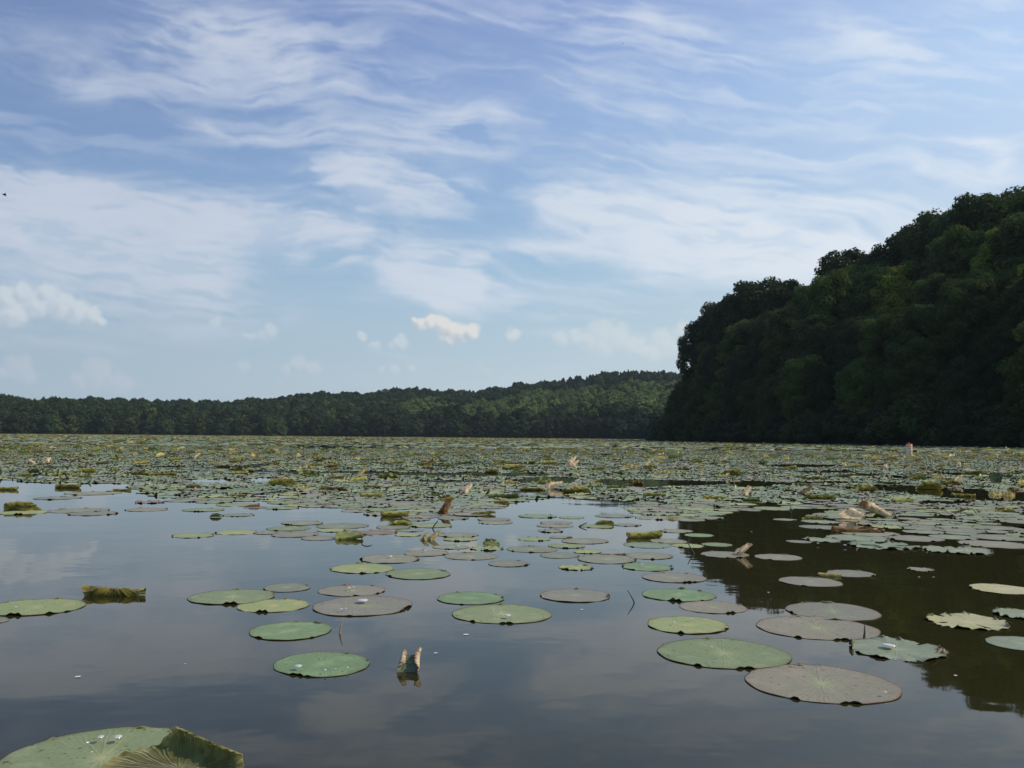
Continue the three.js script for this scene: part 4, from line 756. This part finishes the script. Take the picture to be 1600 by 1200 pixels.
// x, y of the middle of its waterline, width, shape, underside, upper face, turn, pitch, roll, height of its middle (in its own radii), label
const singles = [
  [166, 935, 100, 'log', 'olive', 'lime', -0.02, 0, -0.16, 0.02, 'rolled olive leaf with a crimped crest mirrored in open water, touching a yellow-green pad'],
  [640, 1046, 60, 'scroll', 'cream', 'teal', 1.52, 0.62, 0, 0.38, 'cream double scroll standing up alone in open water, nearest the camera'],
  [1012, 842, 56, 'log', 'yellow', 'lime', 0.1, 0.05, -0.13, 0.02, 'boat-shaped yellow-green leaf with a crimped rim, mirrored in the water'],
  [34, 796, 58, 'dome', 'olive', 'olive', 0.05, 0, -0.13, 0.02, 'dark olive dome-shaped leaf sitting on a pad by the left photo edge'],
  [102, 763, 42, 'log', 'olive', 'lime', 0, 0, -0.13, 0.02, 'flat-topped olive roll in open water left of the long thin roll'],
  [188, 767, 30, 'log', 'olive', 'olive', 0, 0, -0.13, -0.12, 'small dark log-like roll at the edge of the open water at the left'],
  [222, 742, 34, 'wave', 'green', 'lime', 0.1, 0, 0, 0.05, 'green folded leaf at the left end of the long pair'],
  [256, 743, 40, 'fold', 'olive', 'lime', 0.3, 0, 0, 0, 'olive folded leaf at the right end of the long pair'],
  [442, 758, 46, 'dome', 'olive', 'olive', 0.1, 0, -0.13, 0.02, 'olive humped leaf above the bent pale stalk'],
  [475, 763, 22, 'wave', 'straw', 'straw', 0.5, 0.2, 0, 0, 'pale yellow torn leaf right of the bent pale stalk'],
  [522, 766, 46, 'fold', 'olive', 'lime', -0.3, 0, 0, 0, 'olive leaf folded to a point with a pale yellow end'],
  [580, 777, 36, 'log', 'yellow', 'lime', 0.15, 0, -0.13, 0.02, 'ribbed yellow-green roll right of the pointed olive leaf'],
  [583, 762, 26, 'log', 'olive', 'olive', 0, 0, -0.13, 0.02, 'small olive log right of the pointed olive fold'],
  [628, 760, 32, 'fold', 'olive', 'olive', 0, 0, 0, -0.04, 'low olive fold behind the ribbed yellow-green roll'],
  [617, 808, 46, 'log', 'yellow', 'lime', 0.05, 0, -0.13, 0.02, 'ribbed yellow roll, the upper of two at the edge of the bed'],
  [626, 820, 40, 'boat', 'yellow', 'lime', 0.2, 0, 0.2, -0.02, 'ribbed yellow-green leaf just below the ribbed yellow roll'],
  [697, 803, 22, 'cone', 'brown', 'brown', 1.0, 0.9, 0, 0.42, 'tall brown leaf standing upright with its reflection below'],
  [698, 783, 24, 'wave', 'tan', 'olive', 0.2, 0.2, 0.2, 0.25, 'pale tan folded leaf on top behind the tall brown leaf'],
  [755, 804, 42, 'fold', 'olive', 'olive', 0.15, 0.1, 0, 0.02, 'olive boat-like leaf in open water right of the tall brown leaf'],
  [730, 771, 17, 'cone', 'cream', 'cream', 0.9, 0.8, 0, 0.3, 'bright cream and tan shell-like leaf standing in the bed at the middle'],
  [683, 774, 22, 'fold', 'green', 'lime', 0.4, 0.1, 0, 0, 'green folded leaf left behind the tall brown leaf'],
  [651, 779, 22, 'log', 'olive', 'tan', 0, 0, -0.13, 0.02, 'small tan and olive roll left of the green folded leaf'],
  [784, 787, 24, 'dome', 'olive', 'olive', 0, 0, -0.13, 0.02, 'olive hump at the edge of open water right of the middle'],
  [794, 755, 22, 'wave', 'straw', 'straw', 0.1, 0.2, 0, 0.05, 'pale yellow leaf over dark water with its reflection'],
  [832, 766, 38, 'fold', 'olive', 'lime', 0, 0, 0, 0, 'olive fold left of the cream double curl at the dark gap'],
  [866, 763, 19, 'cone', 'cream', 'cream', 0.3, 0.3, 0, 0.2, 'cream double curl at the front of the dark gap in the pads'],
  [902, 770, 42, 'dome', 'yellow', 'tan', 0.1, 0, -0.13, 0.02, 'big yellow-tan hump right of the cream double curl'],
  [928, 762, 30, 'fold', 'green', 'lime', 0.1, 0, 0, 0, 'bright green fold, left one of two side by side'],
  [963, 763, 30, 'fold', 'green', 'lime', -0.1, 0, 0, 0, 'bright green fold, right one of two side by side'],
  [992, 757, 28, 'wave', 'brown', 'olive', 0, 0.1, 0, 0, 'brownish ruffled leaf behind the two bright green folds'],
  [1025, 776, 34, 'log', 'olive', 'lime', -0.05, 0, -0.13, 0.02, 'olive roll with a pale rim in the middle of the dense bed'],
  [1118, 780, 32, 'log', 'yellow', 'olive', 0, 0, -0.13, 0.02, 'mustard yellow roll left of the pale pink upright curl'],
  [1167, 775, 16, 'cone', 'cream', 'cream', 0.6, 0.9, 0, 0.35, 'pale pink upright curl between two green folded leaves'],
  [1148, 776, 24, 'fold', 'olive', 'lime', 0.2, 0, 0, 0, 'olive fold left of the pale pink upright curl'],
  [1174, 784, 26, 'dome', 'green', 'lime', 0, 0, -0.13, 0.02, 'green hump in front of the pale pink upright curl'],
  [1333, 812, 42, 'dome', 'cream', 'cream', 0.5, -0.38, -0.22, 0.3, 'left one of two large cream curls, bright and open towards the camera'],
  [1366, 808, 32, 'cone', 'cream', 'tan', 0.1, -0.35, 0, 0.25, 'right one of two large cream curls, a pinkish tube lying slanted'],
  [1380, 808, 30, 'dome', 'green', 'lime', 0, 0, -0.13, 0.02, 'green hump just right of the two large cream curls'],
  [1279, 780, 46, 'fold', 'olive', 'lime', -0.08, 0, 0, 0, 'long olive fold below the small tan cone'],
  [1259, 773, 16, 'cone', 'tan', 'tan', -0.7, 0.7, 0, 0.25, 'small tan cone standing above the long olive fold'],
  [1452, 765, 36, 'boat', 'yellow', 'olive', 0, 0, -0.4, 0.15, 'oval mustard leaf mirrored in the dark gap like a closed shell'],
  [1555, 755, 19, 'disc', 'dark', 'dark', 0.3, 0.2, 1.25, 0.7, 'dark green round leaf standing on edge at the right'],
  [1434, 749, 28, 'boat', 'green', 'straw', 0, 0.1, 0.2, 0, 'green and cream leaf left of a pale torn leaf behind the mustard oval'],
  [1467, 748, 20, 'wave', 'straw', 'straw', 0, 0.2, 0, 0.05, 'pale torn leaf behind the mustard oval'],
  [1269, 811, 30, 'fold', 'olive', 'olive', 0.05, 0, 0, 0, 'olive curl over dark water left of the two large cream curls'],
  [1350, 834, 78, 'log', 'brown', 'olive', -0.1, 0, -0.13, -0.1, 'long crimped brown roll lying in front of the two large cream curls'],
  [1496, 801, 26, 'fold', 'brown', 'olive', 0.2, 0.2, 0, 0.02, 'brown humped leaf with a dark stalk at its side'],
  [1573, 800, 26, 'boat', 'yellow', 'olive', 0, 0, 0.1, 0, 'mustard cup-like leaf near the right photo edge'],
  [1512, 777, 34, 'log', 'olive', 'straw', 0, 0, -0.13, 0.02, 'flat yellow-green roll near the right photo edge'],
  [1566, 774, 34, 'wave', 'straw', 'straw', 0.1, 0.1, 0, 0.02, 'cream crumpled leaf behind the mustard cup-like leaf'],
  [1415, 785, 32, 'log', 'yellow', 'lime', 0.05, 0, -0.13, -0.06, 'low ribbed yellow roll right behind the two large cream curls'],
  [566, 744, 16, 'cone', 'straw', 'straw', 0.6, 0.8, 0, 0.3, 'bright pale yellow crumpled curl standing in the bed'],
  [893, 727, 15, 'cone', 'cream', 'cream', 0.8, 0.8, 0, 0.3, 'bright cream curl standing highest far out right of the middle'],
  [860, 726, 24, 'dome', 'yellow', 'straw', 0, 0, -0.13, 0.02, 'yellow hump left of the far bright cream curl'],
  [337, 808, 19, 'boat', 'green', 'lime', 0.1, 0, 0.2, 0.1, 'small star-like curled leaf with its reflection in open water'],
  [397, 792, 18, 'dome', 'tan', 'tan', 0.2, 0, -0.13, 0.05, 'tan shell-like curl on a brownish pad'],
  [225, 769, 16, 'wave', 'straw', 'straw', 0.4, 0.3, 0, 0.05, 'small cream curled leaf on a pad at the left'],
  [303, 763, 26, 'dome', 'brown', 'brown', 0, 0, -0.13, 0.02, 'brown hump at the edge of the left open water'],
  [371, 776, 30, 'log', 'olive', 'olive', 0, 0, -0.13, -0.06, 'dark olive log-like roll left of the tan shell-like curl'],
  [40, 745, 24, 'dome', 'olive', 'olive', 0, 0, -0.13, 0.02, 'dark olive hump near the left photo edge'],
  [130, 746, 40, 'fold', 'olive', 'olive', 0, 0, 0, -0.02, 'long dark olive fold left of the pair of green folds'],
  [8, 766, 34, 'log', 'yellow', 'lime', 0, 0, -0.13, 0.02, 'yellowish log-like roll cut by the left photo edge'],
  [945, 820, 30, 'dome', 'olive', 'olive', 0, 0, -0.13, 0.02, 'dark olive curled leaf lying on a green pad'],
  [1050, 811, 20, 'wave', 'straw', 'straw', 0, 0.1, 0, 0, 'cream crumpled leaf on the bed edge by the hill reflection'],
  [959, 868.5, 40, 'log', 'brown', 'brown', 0.02, 0, -0.13, -0.2, 'narrow brown roll at the back rim of a grey pad'],
  [890, 841, 10, 'dome', 'tan', 'tan', 0.2, 0, -0.13, 0.1, 'tiny tan curl on a small grey pad'],
  [1300, 902, 34, 'log', 'straw', 'straw', -0.12, 0, -0.13, 0.02, 'yellow rolled leaf between two mauve pads on the dark reflection'],
  [1163, 867, 22, 'cone', 'cream', 'cream', -0.8, 0.75, 0, 0.3, 'upright cream curl on the end of a grey pad'],
  [545, 842, 44, 'fold', 'green', 'lime', 0.5, 0.15, 0.5, 0.02, 'green leaf folded like a tent beside a mauve pad'],
  [664, 843, 13, 'cone', 'straw', 'straw', 1.2, 0.7, 0, 0.25, 'left one of two small cream curls in open water'],
  [679, 843, 17, 'cone', 'straw', 'straw', 0.7, 0.7, 0, 0.25, 'right one of two small cream curls in open water'],
  [1473, 1022, 18, 'wave', 'tan', 'cream', 0.6, 0.5, 0.3, 0.2, 'crisp brown crumpled leaf end beside the ruffled teal leaf'],
  [767, 853, 26, 'wave', 'green', 'lime', 0.3, 0.2, 0.5, 0.15, 'small bright green wavy flap standing on the ruffled yellow-green leaf'],
];
for (const [px, py, w, shape, low, top, turn, pitch, roll, sink, label] of singles) {
  const a = onWater(px - w / 2, py), b = onWater(px + w / 2, py), wide = shape === 'cone' ? 0.62 : shape === 'disc' ? 1 : 1;
  curledLeaf((a.x + b.x) / 2, -(a.z + b.z) / 2, a.distanceTo(b) / 2 / (shape === 'cone' ? 0.62 : 1), shape, low, top, turn, pitch, roll, sink, label);
}
{ // the upturned leaf in the bottom corner
  const c = onWater(278, 1226), big = curl(790, { v0: 0.12, r0: 0.33, tight: 0.1, ruffle: 0.012, crimp: 0.018, most: 1.5, rib: 0.008, n: 240, m: 30 });
  const t = thing('curled_lotus_leaf', 'leaf with one side bent upright at the bottom edge, overlapping the largest green pad', 'curled leaf');
  mesh('underside', big.under, thin(under.yellow.map, 0.7), t); mesh('upper_face', big.upper, thin(ribTexture(21, [0.16, 0.19, 0.06], [0.24, 0.26, 0.09], [0.5, 0.46, 0.2], [0.13, 0.14, 0.04]), 0.6), t);
  t.rotation.order = 'YXZ'; t.rotation.set(0.02, 2.55, 0.06); t.position.set(c.x, 0.03, c.z); t.scale.setScalar(0.168);
}
// curled leaves all over the dense bed: the nearest singly, the rest as one mass
{
  const R = rng(88), near = [], far = [];
  const spotsTaken = singles.map(([px, py]) => { const p = onWater(px, py); return [p.x, -p.z]; });
  for (let i = 0; i < 12000 && near.length < 950; i++) {
    const d = 8 + 52 * Math.pow(R(), 0.6), x = (R() * 2 - 1) * 0.72 * d, [px, py] = pixelOf(x, 0, -d);
    if (!bed(px, py + 1) || spotsTaken.some(([a, b]) => Math.hypot(a - x, b - d) < 0.55 + (d < 14 ? 0.3 : 0)) || vn(x / 3, d / 5 + 30) < 0.3) continue;
    if (d < 13 && R() < 0.45) continue;
    spotsTaken.push([x, d]); near.push([x, d, 0.1 + 0.15 * R(), px, py]);
  }
  near.sort((a, b) => a[1] - b[1]);
  const count = {}, looks = [['fold', 'olive', 'lime', 'olive'], ['log', 'olive', 'olive', 'olive'], ['dome', 'olive', 'olive', 'olive'], ['wave', 'yellow', 'lime', 'yellowish'], ['fold', 'green', 'lime', 'green'], ['wave', 'straw', 'straw', 'straw'], ['log', 'yellow', 'lime', 'yellowish'], ['boat', 'olive', 'lime', 'olive'], ['cone', 'cream', 'cream', 'cream'], ['wave', 'tan', 'olive', 'tan'], ['fold', 'yellow', 'lime', 'yellowish'], ['wave', 'green', 'lime', 'green']];
  const places = [[-200, 'by the left photo edge'], [180, 'in the left part'], [420, 'left of the middle'], [640, 'at the middle'], [880, 'right of the middle'], [1100, 'near the hill reflection'], [1290, 'in the right part'], [1480, 'by the right photo edge']];
  const shown = near.filter((p) => p[3] > -10 && p[3] < PW + 10).slice(0, 190), others = near.filter((p) => !shown.includes(p));
  for (const [x, d, r, px] of shown) {
    const [shape, low, top, word] = looks[Math.floor(R() * looks.length)], where = places.filter(([q]) => px > q).pop()[1], up = shape === 'cone' ? 0.75 : 0.15 * R();
    curledLeaf(x, d, r * (shape === 'cone' ? 0.7 : 1), shape, low, top, (R() - 0.5) * (shape === 'cone' ? 6 : 1.6), up, shape === 'log' || shape === 'dome' ? -0.14 * R() : (R() - 0.5) * 0.25, shape === 'cone' ? 0.3 : 0, `${word} curled leaf in the bed ${where}, ${nth(count[word + where] = (count[word + where] ?? 0) + 1)} nearest of its colour`, `${word} curled leaves in the bed ${where}`);
  }
  for (let i = 0; i < 18000; i++) { const d = 55 + 440 * Math.pow(R(), 0.75), x = (R() * 2 - 1) * 0.8 * d, [px, py] = pixelOf(x, 0, -d); if (inland(x, d) > -3 || !bed(px, py) || d > table(farShore, px) - 22) continue; far.push([x, d, 0.12 + 0.14 * R() + d / 1500]); }
  const root = new THREE.Group(); root.name = numbered('far_curled_leaves'); stuff(root, 'olive and cream curled leaves dotting the far part of the lotus bed', 'curled leaves'); scene.add(root);
  const hue = [[0.14, 0.15, 0.03], [0.2, 0.21, 0.045], [0.25, 0.26, 0.06], [0.17, 0.15, 0.04], [0.5, 0.46, 0.2], [0.22, 0.25, 0.06], [0.13, 0.18, 0.04], [0.3, 0.27, 0.1]];
  const m = new THREE.MeshPhysicalMaterial({ roughness: 1, transmission: 0.45, thickness: 0, side: THREE.DoubleSide });
  const all = [...others, ...far], kinds = [curl(801, { v0: -0.1, r0: 0.4, n: 26, m: 6, crimp: 0, ruffle: 0.12, bow: -0.15, most: 2.6 }), curl(802, { v0: 0.2, r0: 0.25, most: 2.0, n: 26, m: 6, crimp: 0, ruffle: 0.1, bow: 0.2 }), curl(803, { v0: 0.4, v1: 0.3, r0: 0.35, r1: 0.3, ruffle: 0.16, n: 30, m: 6, crimp: 0, most: 1.8 }), curl(804, { v0: 0.2, v1: 0.2, r0: 0.3, r1: 0.3, n: 26, m: 6, crimp: 0, most: 2.6, taper: -0.5, ruffle: 0.1 })];
  kinds.forEach((g, k) => { g.under.deleteAttribute('uv'); root.add(massOf('leaves', all.filter((_, i) => i % 4 === k), g.under, m, '', (p, mm) => { const h = hue[Math.floor(R() * 8)], v = 0.8 + 0.4 * R(), s = p[2]; return [mm.compose(V(p[0], (k === 3 ? 0.15 : 0.01) * s, -p[1]), new THREE.Quaternion().setFromEuler(new THREE.Euler((R() - 0.5) * 0.3, R() * TAU, k === 3 ? 0.5 * R() : 0.2 * R(), 'YXZ')), V(s, s, s)), h.map((q) => q * v)]; })); });
}

// ---------------------------------------------------------------- stalks and spikes
const stalkMat = { dark: new THREE.MeshStandardMaterial({ color: new THREE.Color().setRGB(0.035, 0.04, 0.022), roughness: 0.7 }), pale: new THREE.MeshStandardMaterial({ color: new THREE.Color().setRGB(0.26, 0.24, 0.15), roughness: 0.7 }), brown: new THREE.MeshStandardMaterial({ color: new THREE.Color().setRGB(0.12, 0.09, 0.05), roughness: 0.75 }) };
// the foot's pixel, then bends as (pixels across, pixels up), thickness in pixels at foot and tip
function stalk(px, py, bends, thick, tip, mat, label, name = 'lotus_stalk', category = 'stalk') {
  const c = onWater(px, py), k = -c.z / FOCAL, pts = [V(-bends[0][0] * k * 0.3, -0.06, 0.02), V(0, 0, 0), ...bends.map(([a, b], i) => V(a * k, b * k, -0.01 * i))];
  const t = tag(mesh(name, limbTube(pts, thick * k / 2, tip * k / 2, 9), stalkMat[mat]), label, category);
  t.position.set(c.x, 0, c.z);
}
stalk(531, 990, [[1, 8], [4, 20]], 5, 1, 'pale', 'pale slim spike leaning right beside the green pad with a front notch', 'leaf_spike', 'leaf spike');
stalk(991, 942, [[-3, 7], [-10, 19]], 3.4, 1, 'dark', 'dark slim spike leaning left, alone in open water', 'leaf_spike', 'leaf spike');
stalk(1084, 865, [[-4, 7], [-9, 17]], 4, 1, 'dark', 'dark spike leaning left at the edge of the hill reflection', 'leaf_spike', 'leaf spike');
stalk(1350, 998, [[1, 8], [3, 23]], 7, 1, 'dark', 'short dark pointed spike behind the ruffled teal leaf', 'leaf_spike', 'leaf spike');
stalk(905, 823, [[5, 3], [12, 6]], 3, 1.4, 'dark', 'dark forked stalk floating left of the dark olive curl', 'lotus_stalk');
stalk(676, 826, [[4, 7], [8, 12]], 2.4, 1.6, 'dark', 'dark bent stalk rising from a green pad');
stalk(467, 775, [[-1, 5], [-4, 10], [-9, 15]], 2.6, 2, 'pale', 'bent pale stalk arching under the olive humped leaf');
stalk(567, 845, [[-2, 5], [6, 9], [14, 7]], 3, 1.5, 'brown', 'brown broken stalk at the right of the tent-folded leaf');
stalk(1147, 765, [[0.5, 8], [0, 17]], 1.4, 1, 'pale', 'thin pale stalk standing over the dark gap left of the pink curl');
stalk(1236, 801, [[0, 7], [-3, 13]], 1.6, 1, 'dark', 'thin dark stalk left of the olive curl over dark water');
stalk(1401, 810, [[-3, 6], [-6, 12]], 4, 1, 'dark', 'dark pointed spike right of the green hump and cream curls', 'leaf_spike', 'leaf spike');
stalk(1526, 803, [[-4, 5], [-8, 9]], 2, 1, 'dark', 'thin dark stalk leaning left in the right part of the bed');
stalk(1381, 772, [[0, 5], [0, 10]], 1.6, 1, 'pale', 'thin pale stalk below the dark gap left of the mustard oval');
stalk(1540, 788, [[0, 4], [0.5, 8]], 2.4, 1.6, 'pale', 'short pale stump behind the mustard cup-like leaf');
stalk(515, 769, [[-6, 4], [-14, 11]], 2, 1, 'brown', 'thin brown stalk beside the pointed olive fold');
stalk(1305, 743, [[-2, 3], [-1, 7]], 1.4, 1, 'dark', 'thin dark stalk far out above the dark gap at the right');

// ---------------------------------------------------------------- water drops on the leaves, white flecks on the water
const dropShape = new THREE.SphereGeometry(1, 22, 12, 0, TAU, 0, Math.PI * 0.5); dropShape.scale(1, 0.35, 1);
const dropMat = new THREE.MeshPhysicalMaterial({ color: 0xc8ccc8, roughness: 0.1, metalness: 0.35, clearcoat: 1 });
for (const [px, py, w, label] of [
  [567, 943, 20, 'large clear drop at the centre of the large mauve pad'], [545, 923, 7, 'bead on the smaller mauve pad behind the large one'], [552, 922, 5, 'second bead on the smaller mauve pad behind the large one'], [533, 957, 6, 'bead near the front rim of the large mauve pad'], [540, 956, 5, 'second bead near the front rim of the large mauve pad'],
  [466, 1048, 14, 'flat drop at the front of the round green pad nearest the cream scroll'], [508, 1054, 6, 'bead at the front rim of the round green pad'], [524, 1052, 4, 'small bead at the front rim of the round green pad'], [543, 1050, 5, 'bead at the right front rim of the round green pad'],
  [793, 967, 13, 'clear drop on the largest pad at the middle'], [771, 960, 4, 'small bead left of the clear drop on the largest middle pad'],
  [184, 1161, 15, 'large drop on the biggest pad in the bottom corner'], [157, 1161, 12, 'drop left of the large drop in the bottom corner'], [136, 1170, 7, 'bead on the biggest pad in the bottom corner'], [143, 1185, 5, 'small bead lower on the biggest pad in the bottom corner'],
  [1389, 1014, 24, 'white pool of water in the middle of the ruffled teal leaf'], [1053, 978, 6, 'bead left of the centre of the yellow-green toothed pad'], [1080, 972, 5, 'bead right of the centre of the yellow-green toothed pad'], [1003, 886, 5, 'bead on the green notched pad right of the middle'],
  [610, 873, 8, 'flat bead on the beaded grey-green pad'], [664, 864, 6, 'bead on the mauve pad behind the beaded grey-green pad'], [716, 856, 6, 'bead on the bluish pad by the ruffled leaf'], [1383, 1089, 7, 'bead at the right rim of the biggest mauve-grey pad'], [24, 954, 5, 'bead on the yellow-green pad by the left edge'], [1112, 1017, 5, 'bead near the middle of the big smooth green pad'],
  [1320, 855, 6, 'bead on the ragged long pad of the front line'], [1510, 863, 7, 'bead on the ragged pad nearest in the front line'], [1278, 852, 5, 'bead on the ragged green pad left in the front line'],
]) {
  const c = onWater(px, py), k = -c.z / FOCAL * w / 2 * 0.8, t = tag(mesh('water_drop', dropShape, dropMat), label, 'water drop');
  t.position.set(c.x, 0.012 + 0.004, c.z); t.scale.set(k, Math.min(k, 0.014), k * 1.2);
}
{
  const R = rng(33), pos = [], idx = [], n = 14; pos.push(0, 0.3, 0);
  for (let i = 0; i < n; i++) { const a = i / n * TAU, r = 0.6 + 0.5 * R(); pos.push(Math.cos(a) * r, 0.12 * R(), Math.sin(a) * r * 0.7); idx.push(0, i + 1 < n ? i + 2 : 1, i + 1); }
  const g = geom(pos, idx), m = new THREE.MeshPhysicalMaterial({ color: 0xe8e8e2, roughness: 0.6, transmission: 0.4, thickness: 0, side: THREE.DoubleSide });
  for (const [px, py, w, label] of [[909, 953, 7, 'white fleck on open water below the mauve pad at the middle'], [122, 1058, 13, 'white filmy fleck alone on open water at lower left'], [728, 992, 13, 'pale filmy fleck below the largest pad at the middle'], [681, 1021, 9, 'white fleck right above the cream double scroll'], [1436, 902, 5, 'left white fleck of two below the small pale leaf'], [1459, 902, 5, 'right white fleck of two below the small pale leaf'], [1201, 926, 6, 'white fleck on the dark reflection above the grey-mauve pads'], [1174, 831, 5, 'white fleck high on the dark reflection'], [289, 1038, 4, 'small white speck on open water left of the round green pad'], [1493, 1056, 8, 'white fleck at the lower edge of the hill reflection']]) {
    const c = onWater(px, py), k = -c.z / FOCAL * w / 2, t = tag(mesh('floating_fleck', g, m), label, 'floating fleck');
    t.position.set(c.x, 0.002, c.z); t.scale.set(k * 0.7, k * 0.15, k * 1.1); t.rotation.y = px;
  }
}

// ---------------------------------------------------------------- the buoy and the birds
{
  const c = onWater(1420.5, 714.5), k = -c.z / FOCAL, r = 4.6 * k, h = 21 * k;
  const t = thing('marker_buoy', 'white cylindrical buoy with orange bands standing in the lotus bed before the hill', 'buoy');
  const paint = (r_, g, b) => new THREE.MeshPhysicalMaterial({ color: new THREE.Color().setRGB(r_, g, b), roughness: 0.45 });
  const white = paint(0.62, 0.58, 0.52), orange = paint(0.55, 0.2, 0.07), ink = paint(0.05, 0.05, 0.06);
  const lathe = (pts) => new THREE.LatheGeometry(pts.map(([a, b]) => new THREE.Vector2(a, b)), 40);
  mesh('body', lathe([[0, -0.25], [r, -0.25], [r, h * 0.93], [r * 0.96, h * 0.96], [0, h * 0.965]]), white, t);
  mesh('top_band', lathe([[r * 1.012, h * 0.9], [r * 1.012, h * 0.955], [r * 0.97, h * 0.985], [0, h * 0.99]]), orange, t);
  mesh('band', lathe([[r * 1.001, h * 0.76], [r * 1.012, h * 0.762], [r * 1.012, h * 0.818], [r * 1.001, h * 0.82]]), orange, t);
  mesh('knob', new THREE.CylinderGeometry(r * 0.16, r * 0.22, h * 0.1, 14).translate(-r * 0.1, h * 1.03, 0), orange, t);
  // an orange ring and a dark line of lettering too small to read, both lying on the curved face
  const arc = (f) => { const pos = [], idx = [], n = 36; for (let i = 0; i <= n; i++) { const [a0, y0, a1, y1] = f(i / n); pos.push(Math.sin(a0) * r * 1.014, y0, Math.cos(a0) * r * 1.014, Math.sin(a1) * r * 1.014, y1, Math.cos(a1) * r * 1.014); if (i) { const q = i * 2; idx.push(q - 2, q - 1, q, q - 1, q + 1, q); } } return geom(pos, idx); };
  const ringMat = orange.clone(); ringMat.side = THREE.DoubleSide; const inkMat = ink.clone(); inkMat.side = THREE.DoubleSide;
  mesh('ring_mark', arc((s) => { const a = s * TAU, ca = Math.cos(a), sa = Math.sin(a); return [0.15 + ca * 0.62, h * (0.33 + 0.2 * sa), 0.15 + ca * 0.3, h * (0.33 + 0.1 * sa)]; }), ringMat, t);
  mesh('dark_mark', arc((s) => { const a = -0.55 + s * 0.85; return [a, h * 0.62, a, h * 0.665]; }), inkMat, t);
  t.position.set(c.x, 0, c.z); t.rotation.z = -0.02;
}
{
  const bird = (px, py, dist, size, turn, label) => {
    const p = camera.position.clone().addScaledVector(dirOf(px, py), dist), t = thing('flying_bird', label, 'bird');
    const m = new THREE.MeshStandardMaterial({ color: new THREE.Color().setRGB(0.03, 0.03, 0.035), roughness: 0.8, side: THREE.DoubleSide });
    mesh('body', new THREE.LatheGeometry([[0.001, -0.5], [0.05, -0.4], [0.1, -0.15], [0.12, 0.08], [0.08, 0.28], [0.085, 0.36], [0.05, 0.43], [0.001, 0.5]].map(([a, b]) => new THREE.Vector2(a, b)), 14).rotateZ(-Math.PI / 2), m, t);
    for (const s of [-1, 1]) mesh('wing', geom([0.2, 0.05, 0, 0.28, 0.3, 0.35 * s, 0.05, 0.42, 0.8 * s, -0.1, 0.28, 0.42 * s, -0.18, 0.04, 0], [0, 1, 3, 0, 3, 4, 1, 2, 3]), m, t);
    t.position.copy(p); t.rotation.set(0.3, turn, -0.55); t.scale.setScalar(size);
  };
  bird(6.5, 304.5, 60, 0.3, 0.5, 'small dark bird flying in the clouds by the left photo edge');
  bird(973.5, 68, 140, 0.22, 2.2, 'tiny dark bird high in the sky right of the middle');
}

renderer.render(scene, camera);
